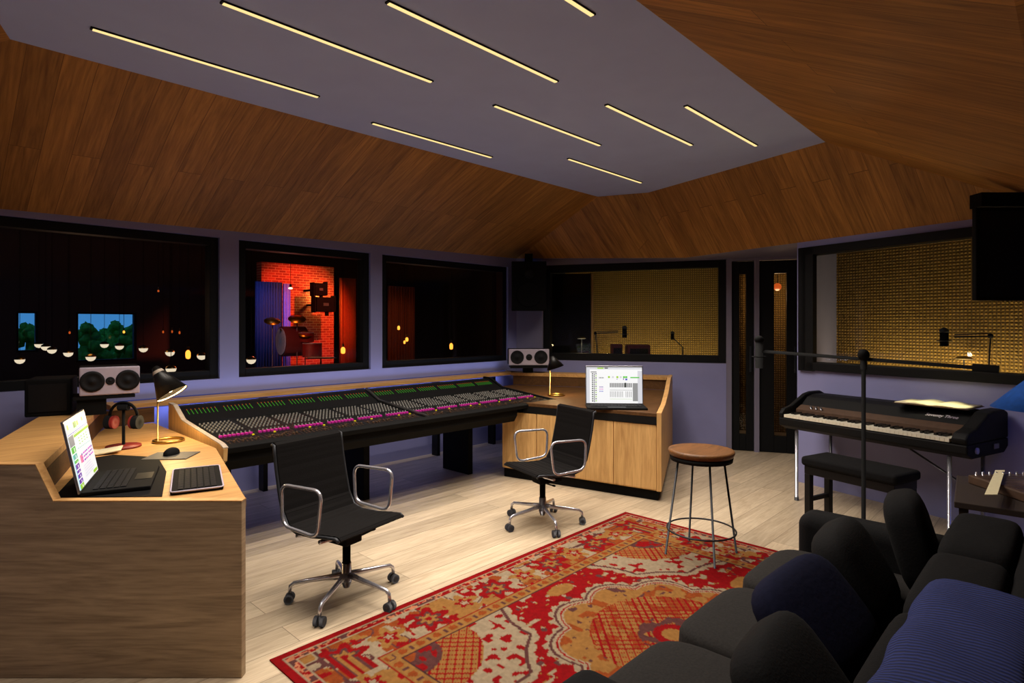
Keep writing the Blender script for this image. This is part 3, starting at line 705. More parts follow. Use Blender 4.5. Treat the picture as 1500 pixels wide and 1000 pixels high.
# ------------------------------------------------------------------ office chairs
def arc(c, r, a0, a1, n, ax='yz', x=0):
    out = []
    for i in range(n + 1):
        a = a0 + (a1 - a0) * i / n; out.append((x, c[0] + r * math.cos(a), c[1] + r * math.sin(a)))
    return out
def round_loop(cs, r, n=5, x=0):
    """rounded polygon in the local y-z plane"""
    pts = []; k = len(cs)
    for i in range(k):
        p = Vector(cs[i]); a = (Vector(cs[i - 1]) - p).normalized(); b = (Vector(cs[(i + 1) % k]) - p).normalized()
        for j in range(n + 1):
            u = j / n; q0 = p + a * r * (1 - u) ** 2 + b * r * u ** 2
            pts.append((x, q0.x, q0.y))
    return pts
def make_chair(label, loc, rz, phase):
    """faces local -y"""
    t = thing('office_chair', label, 'office chair', loc, rz, 'black office chairs at the console')
    prof = [(-.20, .42), (-.18, .432), (-.10, .425), (0, .412), (.12, .41), (.19, .43), (.235, .50), (.262, .60), (.288, .72), (.30, .80), (.305, .845), (.325, .85)]
    mb = MB(); wv = .225
    sm = []
    for (a, b) in zip(prof, prof[1:]):
        for j in range(4): u = j / 4; sm.append((a[0] + (b[0] - a[0]) * u, a[1] + (b[1] - a[1]) * u + (.003 if j % 2 else 0)))
    sm.append(prof[-1]); n = len(sm)
    split = [i for i, p in enumerate(sm) if p[1] > .47 and p[0] > .1][0]
    for nm, seg in (('seat', sm[:split + 1]), ('backrest', sm[split:])):
        mb = MB(); vs = []; fs = []; n = len(seg)
        for i, (y, z) in enumerate(seg):
            a = seg[max(i - 1, 0)]; b = seg[min(i + 1, n - 1)]; dv = Vector((b[0] - a[0], b[1] - a[1])).normalized(); nv = Vector((-dv.y, dv.x)) * .009
            for x in (-wv, wv): vs.append((x, y + nv.x, z + nv.y)); vs.append((x, y - nv.x, z - nv.y))
        for i in range(n - 1):
            o = i * 4; fs += [(o, o + 2, o + 6, o + 4), (o + 1, o + 5, o + 7, o + 3), (o, o + 4, o + 5, o + 1), (o + 2, o + 3, o + 7, o + 6)]
        fs += [(0, 1, 3, 2), (4 * n - 4, 4 * n - 2, 4 * n - 1, 4 * n - 3)]
        mb.add(vs, fs, 'mesh'); mb.build(nm, t)
    for sx in (-1, 1):
        MB().tube([(sx * (wv + .008), y, z) for y, z in prof], .009, 'gun', 6).build('side_rail', t)
        cs = [(-.07, .425), (.205, .44), (.215, .655), (-.10, .665)]
        MB().tube(round_loop(cs, .06, 6, sx * (wv + .03)), .0095, 'chrome', 8, closed=True).build('armrest', t)
    MB().tube([(-wv, -.05, .39), (0, -.02, .36), (wv, -.05, .39)], .012, 'chrome', 8).build('crossbar', t)
    MB().tube([(-wv, .13, .39), (0, .10, .36), (wv, .13, .39)], .012, 'chrome', 8).build('crossbar', t)
    MB().box((0, .04, .335), (.12, .2, .05), 'blackm').build('tilt_mechanism', t, bev=.01)
    mb = MB(); mb.cyl((0, 0, .31), (.17, -.02, .33), .005, 'gun'); mb.ball((.18, -.02, .331), .012, 'blackm', (1.8, 1, .6), 8); mb.build('lever', t)
    mb = MB(); mb.cyl((0, 0, .2), (0, 0, .32), .022, 'blackm'); mb.cyl((0, 0, .10), (0, 0, .2), .028, 'chrome', .026); mb.cyl((0, 0, .065), (0, 0, .1), .016, 'steel', .03); mb.build('gas_column', t)
    for k in range(5):
        a = phase - rz + k * 2 * PI / 5; c, s_ = math.cos(a), math.sin(a)
        pr = [(.02, .135), (.10, .125), (.22, .112), (.275, .105), (.295, .09), (.30, .055)]
        leg = MB().tube([(c * r, s_ * r, z) for r, z in pr], [.017, .015, .012, .011, .010, .010], 'chrome', 8).build('base_leg', t)
        mb = MB(); cx, cy = c * .30, s_ * .30; px, py = -s_, c
        for g in (-1, 1): mb.cyl((cx + px * g * .008, cy + py * g * .008, .026), (cx + px * g * .026, cy + py * g * .026, .026), .0255, 'rubber', seg=14)
        mb.cyl((cx, cy, .03), (cx, cy, .06), .008, 'gun'); mb.build('caster', leg)
    return t
make_chair('black office chair with chrome arms nearest the left desk wing', (1.703, 2.885, 0), math.atan2(-.98, .205) + PI / 2, math.radians(214))
make_chair('black office chair with chrome arms in front of the oak cupboards', (3.375, 2.91, 0), math.radians(164) + PI / 2, math.radians(239.5))

# ------------------------------------------------------------------ stool
t = thing('bar_stool', 'bar stool with round walnut seat and thin dark steel legs on the rug corner', 'stool', (*atz(1027, 812, 0).xy, .0075))
MB().lathe([(0, .675), (.12, .672), (.19, .683), (.206, .68), (.21, .668), (.2, .645), (0, .64)], 'seatw', seg=40).build('seat', t)
MB().lathe([(.0, .612), (.195, .612), (.20, .638), (0, .638)], 'blackm', seg=40).build('seat_ring', t)
pa = math.radians(40)
for k in range(4):
    a = pa + k * PI / 2 + .1; MB().cyl((math.cos(a) * .15, math.sin(a) * .15, .62), (math.cos(a) * .235, math.sin(a) * .235, 0), .007, 'gun').build('leg', t)
MB().tube([(.216 * math.cos(a), .216 * math.sin(a), .16) for a in [2 * PI * i / 40 for i in range(40)]], .006, 'gun', 6, closed=True).build('foot_ring', t)

# ------------------------------------------------------------------ electric piano
RZ = math.atan2(tR.y, tR.x)
PO = (Vector((5.31, 1.73)) + Vector((-.29, -.957)) * .575)
t = thing('electric_piano', 'black electric stage piano on chrome legs against the right wall', 'piano', (PO.x, PO.y, 0), RZ)
hl = .705
def yprof(prof, x0, x1, m): 
    mb = MB(); mb.slab([Vector((x0, y, z)) for y, z in prof], Vector((x1 - x0, 0, 0)), m); return mb
yprof([(-.04, .635), (-.04, .70), (.12, .70), (.56, .70), (.56, .64), (.50, .60), (.04, .60)], -hl, hl, 'tolex').build('keybed', t, bev=.01)
yprof([(.13, .701), (.13, .765), (.2, .80), (.28, .865), (.36, .885), (.5, .885), (.56, .86), (.56, .701)], -hl + .045, hl - .1, 'tolex').build('lid', t, bev=.012)
yprof([(.125, .703), (.127, .765), (.195, .80), (.199, .797), (.129, .703)], -hl + .05, hl - .11, 'brown').build('control_panel', t)
for x0, x1 in ((-hl, -hl + .04), (hl - .095, hl)):
    yprof([(-.04, .70), (-.045, .74), (-.01, .775), (.1, .80), (.28, .89), (.36, .905), (.5, .905), (.56, .88), (.56, .701)], x0, x1, 'tolex').build('cheek_block', t, bev=.012)
kx0, kx1 = -hl + .05, hl - .105; nk = 43; kw = (kx1 - kx0) / nk
for k in range(nk):
    MB().box((kx0 + (k + .5) * kw, .035, .718), (kw - .002, .15, .024), 'white').build('white_key', t)
bk = MB(); 
for k in range(nk - 1):
    if k % 7 in (0, 1, 3, 4, 5): MB().box((kx0 + (k + 1) * kw, .068, .738), (kw * .55, .09, .016), 'bkey').build('black_key', t)
for i in range(3):
    MB().cyl((kx0 + .13 + i * .045, .15, .785), (kx0 + .13 + i * .045, .138, .80), .010, 'steel').build('knob', t)
for sx in (-1, 1):
    for y in (.02, .5):
        o = MB().cyl((sx * .575, y, .03), (sx * .575, y, .60), .014, 'chrome').cyl((sx * .575, y, 0), (sx * .575, y, .03), .018, 'rubber').build('leg', t)
    MB().cyl((sx * .30, .06, .60), (sx * .575, .50, .25), .007, 'steel').build('brace', t)
for x in (hl - .35, hl - .52): pass
mb = MB(); mb.cyl((hl + .002, .08, .655), (hl + .012, .08, .655), .022, 'spk'); mb.build('jack_plate', t)
mb = MB(); mb.box((hl + .004, .36, .66), (.008, .07, .035), 'steel'); mb.build('latch', t, bev=.002)
fc = bpy.data.curves.new('name_script', 'FONT'); fc.body = 'Seventy Three'; fc.size = .036; fc.extrude = .0006; fc.shear = .35; fc.align_x = 'CENTER'
fo = bpy.data.objects.new('name_script_tmp', fc); COL.objects.link(fo); bpy.context.view_layer.update()
me = bpy.data.meshes.new_from_object(fo.evaluated_get(bpy.context.evaluated_depsgraph_get())); bpy.data.objects.remove(fo)
me.materials.clear(); me.materials.append(M['spk'])
no = bpy.data.objects.new('name_script', me); COL.objects.link(no); no.parent = t
ang = math.atan2(.065, .08)
no.location = (hl - .28, .232, .8325); no.rotation_euler = (ang, 0, 0)
# sheet music lying open on the lid
t2 = thing('open_book', 'open sheet music book lying on the piano lid', 'book', (*(PO + Vector((-.29, -.957)) * .34 + nR * .37), .907), RZ + .1)
for sx in (-1, 1):
    mb = MB(); pts = []
    n = 6; vs = []; fs = []
    for i in range(n + 1):
        u = i / n; z = .012 * math.sin(min(1, u * 1.6) * PI) + .006
        for y in (-.15, .15): vs.append((sx * u * .23, y, z)); vs.append((sx * u * .23, y, 0 if u > 0 else 0))
    for i in range(n):
        o = i * 4; fs += [(o, o + 4, o + 6, o + 2), (o + 1, o + 3, o + 7, o + 5), (o, o + 1, o + 5, o + 4), (o + 2, o + 6, o + 7, o + 3)]
    fs += [(n * 4, n * 4 + 1, n * 4 + 3, n * 4 + 2)]
    mb.add(vs, fs, 'paper', True); mb.build('page_block', t2)
MB().box((0, 0, -.003), (.48, .315, .004), 'brown').build('cover', t2)

# unseen ceiling spotlights assumed in the rear soffit, brightening the book and zither paper
for sx_, sy_, tgt, pw, an, lab in ((4.35, -.25, tuple(PO + Vector((-.29, -.957)) * .34 + nR * .37) + (.907,), 210, 12, 'assumed unseen ceiling spotlight aimed at the sheet music'), (3.3, -.5, (3.87, .08, .72), 80, 9, 'assumed unseen ceiling spotlight aimed at the zither')):
    t = thing('unseen_spotlight', lab, 'ceiling light', (sx_, sy_, 2.29), 0, 'assumed unseen spotlights behind the piano end')
    dv = (Vector(tgt) - Vector((sx_, sy_, 2.2))).normalized()
    MB().cyl(Vector((0, 0, -.09)) - dv * .05, Vector((0, 0, -.09)) + dv * .05, .035, 'blackm').build('housing', t); MB().cyl((0, 0, -.08), (0, 0, 0), .01, 'blackm').build('bracket', t)
    spot('spot_lamp', tuple(Vector((sx_, sy_, 2.2)) + dv * .06), tgt, pw, (1, .93, .55), an, .5, .01)

# piano bench
t = thing('piano_bench', 'black padded bench in front of the electric piano', 'bench', (4.74, 1.12, 0), RZ)
MB().box((0, 0, .485), (.68, .32, .07), 'sofa_d').build('seat_pad', t, bev=.025)
MB().box((0, 0, .42), (.64, .28, .06), 'black').build('seat_frame', t, bev=.004)
for sx in (-1, 1):
    for sy in (-1, 1): MB().box((sx * .295, sy * .12, .195), (.045, .045, .39), 'black').build('leg', t, bev=.004)
    MB().box((sx * .295, 0, .2), (.025, .22, .03), 'black').build('stretcher', t)

# microphone stand with long boom
q = at(1265, 520, 3.72)
t = thing('microphone_stand', 'tall dark boom microphone stand crossing in front of the piano', 'microphone stand', (q.x, q.y, 0))
MB().cyl((0, 0, .12), (0, 0, 1.31), .013, 'blackm').build('pole', t)
for k in range(3):
    a = .9 + k * 2 * PI / 3; MB().cyl((0, 0, .16), (.3 * math.cos(a), .3 * math.sin(a), .012), .009, 'blackm').build('tripod_leg', t)
bl = at(1112, 514, 4.15) - Vector((q.x, q.y, 0)); br = at(1464, 541, 3.30) - Vector((q.x, q.y, 0))
ctr = Vector((0, 0, 1.32))
MB().cyl(bl, br, .011, 'blackm').build('boom', t)
mb = MB(); mb.ball((0, 0, 1.31), .035, 'blackm', (1, 1, 1.1)); mb.cyl((0, 0, 1.22), (0, 0, 1.30), .02, 'blackm'); mb.build('clutch', t)
dirb = (br - bl).normalized(); mb = MB(); mb.cyl(br - dirb * .12, br, .022, 'blackm'); mb.build('counterweight', t)
w0 = Vector((q.x, q.y, 0)) + bl
m0 = thing('microphone', 'black studio microphone on the far left end of the long boom', 'microphone', tuple(w0 - Vector((0, 0, .02))))
MB().cyl((0, 0, -.10), (0, 0, .09), .026, 'blackm', seg=16).build('microphone_body', m0)
MB().ball((0, 0, .10), .032, 'blackm', (1, 1, .9)).build('grille', m0)
MB().tube([(.045 * math.cos(a), .045 * math.sin(a), -.02) for a in [2 * PI * i / 20 for i in range(20)]], .004, 'blackm', 6, closed=True).build('shock_mount', m0)

# ------------------------------------------------------------------ sofa
def pillow(c, size, m, rot=(0, 0, 0), power=.55, seg=28):
    mb = MB(); mb.ball((0, 0, 0), 1, m, (size[0] / 2, size[1] / 2, size[2] / 2), seg, power=power)
    from mathutils import Euler
    T = Matrix.Translation(c) @ Euler(rot).to_matrix().to_4x4()
    mb.v = [tuple(T @ Vector(v)) for v in mb.v]; return mb
t = thing('sofa', 'long charcoal fabric sofa facing the rug, seen from behind its end', 'sofa', (1.18, .1, 0))
MB().box((.98, .47, .17), (1.92, .86, .22), 'sofa_d').build('base', t, bev=.03)
for k in range(3): pillow((.42 + k * .565, .60, .35), (.56, .70, .18), 'sofa', power=.35).build('seat_cushion', t)
for k in range(3): pillow((.42 + k * .565, .145, .56), (.57, .22, .40), 'sofa_d', power=.32).build('back_cushion', t)
MB().box((.98, -.03, .41), (1.96, .14, .68), 'sofa_d').build('backrest', t, bev=.05)
for x in (.04, 1.92):
    MB().box((x, .43, .34), (.18, .90, .50), 'sofa_d').build('armrest', t, bev=.06)
for x in (.1, 1.86):
    for y in (.1, .84): MB().cyl((x, y, .008), (x, y, .06), .02, 'blackm').build('foot', t)
tag(pillow((0, 0, 0), (.46, .15, .38), 'sofa_d', (math.radians(-16), .1, .15)).build('throw_pillow', loc=(2.84, .47, .635)), 'black throw pillow standing highest against the far arm of the sofa', 'cushion', 'pillows on the sofa')
tag(pillow((0, 0, 0), (.48, .16, .36), 'sofa_d', (math.radians(-32), .05, .1)).build('throw_pillow', loc=(2.52, .60, .57)), 'rounded black throw pillow second from the far arm', 'cushion', 'pillows on the sofa')
tag(pillow((0, 0, 0), (.42, .15, .34), 'navy', (math.radians(-42), -.1, -.15)).build('throw_pillow', loc=(2.06, .61, .555)), 'dark blue knitted throw pillow in the middle of the sofa', 'cushion', 'pillows on the sofa')
tag(pillow((0, 0, 0), (.44, .15, .34), 'sofa_d', (math.radians(-40), .05, .1)).build('throw_pillow', loc=(1.62, .52, .545)), 'black throw pillow at the near end of the sofa', 'cushion', 'pillows on the sofa')
# knitted blanket over the back
mb = MB(); vs = []; fs = []; prof = [(.325, .735), (.315, .765), (.285, .785), (.23, .79), (.19, .79), (.15, .79), (.11, .785), (.085, .775)]
nx_ = 14
for i in range(nx_ + 1):
    for j, (y, z) in enumerate(prof):
        vs.append((i / nx_ * .76 + .02 * math.sin(j * .9), y + .004 * math.sin(i * 1.3), z + .004 * math.sin(i * 1.1 + j)))
n = len(prof)
for i in range(nx_):
    for j in range(n - 1): fs.append((i * n + j, i * n + j + 1, (i + 1) * n + j + 1, (i + 1) * n + j))
mb.add(vs, fs, 'knit', True); o = mb.build('knitted_blanket', loc=(1.27, -.015, .0))
sd_ = o.modifiers.new('thick', 'SOLIDIFY'); sd_.thickness = .01; sd_.offset = 1
ss = o.modifiers.new('sub', 'SUBSURF'); ss.levels = 1; ss.render_levels = 1
tag(o, 'blue ribbed knitted blanket draped over the sofa back', 'blanket')

# side table and zither at the right edge
t = thing('side_table', 'small dark side table beyond the sofa at the right edge', 'table', (3.78, .17, 0), .1)
MB().box((0, 0, .655), (.62, .55, .03), 'darkwood').build('tabletop', t, bev=.004)
for sx in (-1, 1):
    for sy in (-1, 1): MB().box((sx * .27, sy * .24, .324), (.035, .035, .632), 'darkwood').build('leg', t)
t = thing('zither', 'brown stringed zither with tuning pins lying on the side table', 'instrument', (3.885, .075, .671), A0)
MB().prism([(-.21, .24), (.23, .24), (.26, -.26), (-.18, -.26)], 0, .045, 'brown').build('soundbox', t, bev=.006)
for k in range(12): MB().box((-.15 + k * .030, .0, .0505), (.002, .46, .002), 'steel').build('string', t)
for k in range(14): MB().cyl((.205, -.24 + k * .035, .0455), (.205, -.24 + k * .035, .065), .005, 'chrome').build('tuning_pin', t)
qa = at(1442, 688, 3.2)
cl = MB(); cpts = [atz(1458, 689, .729), atz(1472, 689, .729), atz(1461, 725, .729), atz(1442, 725, .729)]
cl.slab([c - Vector((3.7, .2, .729)) for c in cpts][::-1], (0, 0, .003), 'paper')
tag(cl.build('paper_sheet', loc=(3.7, .2, .729)), 'narrow pale sheet of paper lying on the zither', 'paper')

# blue shaded floor lamp at the right edge
bp0 = at(1548, 600, 3.55)
t = thing('floor_lamp', 'floor lamp with blue cone shade at the right edge by the piano', 'lamp', (bp0.x, bp0.y, 0))
zz = at(1548, 600, 3.55).z
MB().lathe([(.31, 0), (.315, 0), (.06, .26), (.055, .26), (.31, 0)], 'bluesh', (0, 0, zz), seg=36).build('lamp_shade', t)
MB().cyl((0, 0, .02), (0, 0, zz + .25), .01, 'gun').build('pole', t)
MB().lathe([(0, 0), (.13, 0), (.13, .015), (0, .02)], 'gun').build('base', t)
point('blue_lamp_light', (bp0.x, bp0.y, zz + .1), 1.1, (.3, .4, 1), .04)

# television at the right edge
tv = at(1431, 303, 3.75); tvb = at(1431, 440, 3.75)
wT = .8; h = tv.z - tvb.z
t = thing('television', 'black wall screen hung high at the right edge of the room', 'television', (tv.x, tv.y, tvb.z), A0 - PI / 2 - .0)
MB().box((wT / 2, .025, h / 2), (wT, .035, h), 'blackm').build('screen_housing', t, bev=.006)
MB().box((wT / 2, .003, h / 2), (wT - .05, .004, h - .05), 'black').build('screen', t)
MB().box((.42, .07, h + .04), (.08, .05, .18), 'blackm').build('ceiling_bracket', t)
mb = MB(); mb.box((.42, .10, h + .06), (.70, .10, .09), 'blackm'); mb.build('cable_box', t)

# ------------------------------------------------------------------ speakers
def make_speaker(label, loc, rz, w=.46, h=.187, d=.26):
    q = w / .46
    t = thing('studio_monitor', label, 'speaker', loc, rz, 'pale horizontal studio monitors')
    MB().box((0, d / 2 + .012, h / 2), (w, d, h), 'blackm').build('cabinet', t, bev=.01)
    MB().box((0, .006, h / 2), (w, .018, h), 'spk').build('front_baffle', t, bev=.008)
    for sx in (-1, 1):
        mb = MB(); mb.lathe([(min(.083, .095 * q), 0), (min(.083, .095 * q), .005), (.07 * q, .006), (.06 * q, .001), (.03 * q, .002), (.024 * q, .006), (0, .010)], 'cone', (sx * .135 * q, -.003, h / 2), (0, -1, 0), 28); mb.build('woofer', t)
    mb = MB(); mb.lathe([(.036 * q, 0), (.036 * q, .004), (.025 * q, .001), (.014 * q, .002), (0, .008)], 'cone', (0, -.003, h / 2), (0, -1, 0), 20); mb.build('tweeter', t)
    return t
c = at(161.5, 500, 3.93); make_speaker('pale grey twin cone studio monitor on the left desk shelf', (c.x, c.y, 1.035), math.radians(-10), w=.335)
t = thing('speaker_stand', 'low black speaker plinth under the left studio monitor', 'speaker stand', (c.x, c.y, ZL), math.radians(-10))
MB().box((-.03, .14, .115), (.34, .28, .02), 'blackm').build('top_plate', t); MB().box((-.10, .12, .052), (.16, .2, .104), 'blackm').build('pedestal', t)
c = at(775, 500, 7.25); rzs = A0 - PI / 2 + math.radians(4)
make_speaker('pale grey twin cone studio monitor in the far corner behind the brass lamp', (c.x, c.y, 1.005), rzs, w=.50, h=.2)
t = thing('speaker_stand', 'black speaker plinth under the far corner studio monitor', 'speaker stand', (c.x, c.y, ZL), rzs)
MB().box((0, .13, .082), (.46, .28, .034), 'blackm').build('top_plate', t); MB().box((0, .16, .033), (.12, .12, .064), 'blackm').build('pedestal', t)
c = at(88, 500, 3.95)
t = thing('equipment_case', 'black equipment case standing behind the left studio monitor', 'case', (c.x - .03, c.y + .08, ZL + .001), math.radians(-16))
MB().box((0, 0, .12), (.24, .34, .24), 'blackm').build('case_body', t, bev=.008); MB().box((.0, -.172, .12), (.2, .006, .18), 'black').build('front_grille', t)
# main monitor hung in the corner
t = thing('main_loudspeaker', 'large black loudspeaker hung in the far corner under the ceiling', 'speaker', (*at(775, 500, 7.42).xy, 1.685), A0 - PI / 2)
MB().box((0, .15, .31), (.44, .30, .62), 'blackm').build('cabinet', t, bev=.01)
MB().lathe([(.16, 0), (.16, .01), (.14, .004), (.05, .001), (0, .012)], 'blackm', (0, -.001, .2), (0, -1, 0), 30).build('woofer', t)
MB().lathe([(.06, 0), (.06, .008), (.03, .002), (0, .008)], 'cone', (0, -.001, .46), (0, -1, 0), 24).build('tweeter', t)
MB().box((0, .16, .67), (.1, .1, .12), 'blackm').build('ceiling_bracket', t)

# ------------------------------------------------------------------ desk lamps
def desk_lamp(label, px, py, d_, apex, rim, rad, power):
    b = atz(px, py, ZD + .002)
    t = thing('desk_lamp', label, 'lamp', (b.x, b.y, ZD + .001), 0, 'brass desk lamps with dark cone shades')
    o = Vector((b.x, b.y, ZD + .001))
    MB().tube([(.085 * math.cos(a), .085 * math.sin(a), .008) for a in [2 * PI * i / 36 for i in range(36)]], .008, 'brass', 8, closed=True).build('base_ring', t)
    rv = Vector((SA, -CA, 0))
    st = rv * -.07
    MB().cyl(st + Vector((0, 0, .004)), st + Vector((0, 0, .38)), .005, 'brass').build('stem', t)
    ap = st + Vector((0, 0, .42)) + rv * apex[0] + Vector((0, 0, apex[1])); rc = st + Vector((0, 0, .42)) + rv * rim[0] + Vector((0, 0, rim[1]))
    ax = (rc - ap); Ls = ax.length
    MB().lathe([(.012, 0), (.02, .005), (rad, Ls), (rad - .004, Ls - .002), (.018, .012), (.0, .012)], 'lamp_in', ap, ax, 32).build('lamp_shade', t)
    MB().lathe([(rad - .005, Ls - .004), (.03, .03)], 'cream', ap, ax, 32).build('reflector', t)['label'] = 'pale inner reflector'
    MB().ball(tuple(ap + ax * .80), .026, 'bulb', seg=12).build('bulb', t)
    l = point('desk_lamp_light', tuple(o + ap + ax * 1.02), power, (1, .70, .34), .03)
    return t
desk_lamp('brass desk lamp with large black cone shade on the left desk wing', 247, 646, 3.8, (-.02, .06), (.095, -.115), .098, 8.0)
desk_lamp('small lit brass desk lamp between the console and the right laptop', 815, 579, 6.2, (.02, .0), (.06, -.125), .095, 8.0)

# ------------------------------------------------------------------ laptops and keyboards
def keygrid(w, d, nx, ny, m='cone'):
    mb = MB()
    for i in range(nx):
        for j in range(ny): mb.box((-w / 2 + (i + .5) * w / nx, -d / 2 + (j + .5) * d / ny, 0), (w / nx * .82, d / ny * .8, .004), m)
    return mb
def laptop(label, loc, rz, w, h, kind, tilt=12, base=True):
    t = thing('laptop', label, 'laptop', loc, rz, 'open laptops with bright screens')
    MB().box((0, -.13, .009), (w, .26, .018), 'blackm').build('base', t, bev=.004)
    k = keygrid(w * .86, .13, 15, 5); k.build('keys', t, loc=(0, -.10, .020), kind='stuff')
    MB().box((0, -.215, .0185), (w * .3, .07, .002), 'black').build('trackpad', t)
    lid = MB(); T = Matrix.Translation((0, 0, .012)) @ Matrix.Rotation(math.radians(-tilt), 4, 'X')
    lid.box((0, .006, h / 2), (w, .010, h), 'steel', T=T); lido = lid.build('screen_lid', t, bev=.003)
    mb = MB(); z0 = .012; mw = w - .016; mh = h - .028
    def R(u0, v0, u1, v1, m, lay=1):       # u,v from top-left, 0..1
        x0 = -mw / 2 + u0 * mw; x1 = -mw / 2 + u1 * mw; za = h - .014 - v0 * mh; zb = h - .014 - v1 * mh; y = -.0004 - lay * .0006
        mb.add([(x0, y, zb), (x1, y, zb), (x1, y, za), (x0, y, za)], [(0, 1, 2, 3)], m, False, T)
    mb.box((0, .0006, h / 2), (mw, .0016, mh), 's_w', T=T)
    rnd = random.Random(5)
    if kind == 'mixer':
        R(0, 0, 1, .06, 's_lg'); R(.2, .01, .31, .045, 's_lime', 2); R(.33, .01, .39, .04, 's_d', 2); R(0, .06, .06, 1, 's_lg'); R(.92, .1, 1, 1, 's_lg')
        R(.08, .12, .185, .15, 's_g')
        for i in range(14):
            v = .17 + i * .058; R(.10, v, .125, v + .035, 's_d', 2); R(.135, v, .155, v + .05, 's_g', 2); R(.165, v, .185, v + .03, 's_lime' if i % 2 else 's_d', 2)
        for i in range(5): R(.23 + i * .018, .28, .24 + i * .018, .31, 's_d', 2)
        for u, k in ((.39, 's_lime'), (.46, 's_lg'), (.54, 's_lime'), (.60, 's_lg'), (.66, 's_green'), (.70, 's_green')): R(u, .25, u + .035, .30, k, 2)
        R(.70, .315, .735, .36, 's_blue', 2); R(.545, .32, .56, .34, 's_pur', 2); R(.66, .31, .675, .35, 's_pur', 2); R(.79, .27, .95, .30, 's_green', 2)
        for i in range(3):
            for j, k in enumerate(('s_pur', 's_mag', 's_blue')): R(.235 + i * .025, .54 + j * .06, .25 + i * .025, .565 + j * .06, k, 2)
        for i in range(13):
            R(.42 + i * .031, .44, .445 + i * .031, .56, 's_g', 2)
            if i not in (8,): R(.425 + i * .031, .67, .435 + i * .031, .83, 's_g', 2)
        R(.685, .43, .715, .56, 's_d', 3); R(.42, .63, .82, .64, 's_g', 2); R(.42, .88, .82, .885, 's_lime', 2); R(.83, .44, .92, .94, 's_g', 2)
    else:
        R(0, 0, 1, .17, 's_lg'); R(.05, .03, .10, .10, 's_lime', 2); R(.14, .07, .22, .09, 's_cyan', 2); R(.32, .04, .46, .13, 's_green', 2); R(.34, .05, .38, .12, 's_d', 3); R(.48, .05, .56, .12, 's_lime', 2); R(.74, .04, .80, .1, 's_lime', 2); R(.86, .04, .88, .09, 's_pink', 2)
        R(0, .175, 1, .185, 's_blue', 2); R(0, .20, 1, .208, 's_g', 2); R(0, .21, .22, .36, 's_g', 2); R(.24, .22, 1, .26, 's_lime', 2)
        for v0, v1, k in ((.37, .46, 's_green'), (.48, .55, 's_teal'), (.57, .61, 's_green'), (.63, .70, 's_pur'), (.72, .76, 's_pur'), (.78, .84, 's_pur'), (.86, .92, 's_pur'), (.93, 1.0, 's_lime')): R(.02, v0, .20, v1, k, 2); R(.12, v0 + .02, .15, v1 - .01, 's_w', 3)
        R(0, .48, .03, 1, 's_cyan', 3)
        for j in range(3):
            for i in range(4): R(.40 + i * .13, .30 + j * .045, .46 + i * .13, .315 + j * .045, 's_lime', 2)
        for i in range(8): R(.30 + i * .08, .44 + .004 * i, .35 + i * .08, .45 + .004 * i, 's_teal', 2)
        for j in range(3):
            for i in range(7): R(.38 + i * .085, .55 + j * .055, .43 + i * .085 + (.02 if i % 3 else 0), .575 + j * .055, 's_mag' if (i + j) % 3 else 's_pur', 2)
        R(.30, .56, .42, .68, 's_pink', 1.5)
        for j in range(5): R(.36, .74 + j * .04, .36 + rnd.uniform(.2, .5), .745 + j * .04, 's_pur', 2)
        R(.74, .93, .96, .98, 's_lime', 2)
    mb.build('screen', lido)
    return t
q = at(900, 500, 5.45)
laptop('open laptop with mixer window on its bright screen beside the oak end panel', (q.x, q.y, ZD + .001), A0 - PI / 2 - math.radians(4), .53, .36, 'mixer', 6)
laptop('open laptop seen edge on at the left with magenta and lime screen', (.625, 3.325, ZD + .004), math.atan2(.941, .337), .44, .325, 'arrange', 11)
# extended keyboard
t = thing('computer_keyboard', 'black extended computer keyboard with pale rim on the left desk corner', 'keyboard', (1.0, 3.06, ZD + .001), math.atan2(.941, .3))
MB().box((0, 0, .008), (.47, .21, .016), 'blackm').build('case', t, bev=.006)
mb = MB(); pp = round_loop([(-.105, -.235), (.105, -.235), (.105, .235), (-.105, .235)], .02, 3); mb.tube([(b, a, .014) for _, a, b in pp], .004, 'spk', 6, closed=True); mb.build('rim', t)
keygrid(.43, .16, 20, 6).build('keys', t, loc=(0, 0, .018), kind='stuff')
# black sheet standing for the shade on the left worktop
o = MB().prism([(-.15, -.13), (.18, -.45), (.33, .02), (.40, .42), (.24, .68), (.13, .66)], 0, .003, 'blackm').build('desk_mat', loc=(.62, 3.33, ZD + .0005)); tag(o, 'black sheet standing for the shade around the left laptop', 'painted shade')
# mouse pad and mouse
q = atz(251, 668, ZD)
t = tag(MB().box((0, 0, .003), (.24, .19, .005), 'pad').build('mouse_pad', loc=(q.x, q.y, ZD), rz=A0 - PI / 2 + .1, bev=.001), 'grey mouse pad on the left desk wing', 'mouse pad')
t = thing('computer_mouse', 'black computer mouse on the grey pad', 'mouse', (q.x + .01, q.y + .03, ZD + .006), A0)
MB().ball((0, 0, .004), .5, 'blackm', (.12, .07, .07), 20).build('mouse_body', t)
# notebook
q = atz(143, 664, ZD)
t = thing('notebook', 'small open notebook with pale pages behind the left laptop', 'notebook', (q.x, q.y, ZD + .001), A0 - PI / 2 + .5)
for sx in (-1, 1):
    T = Matrix.Rotation(-sx * .12, 4, 'Y'); mb = MB(); mb.box((sx * .06, 0, .006), (.12, .15, .006), 'paper', T=T); mb.build('page_block', t)
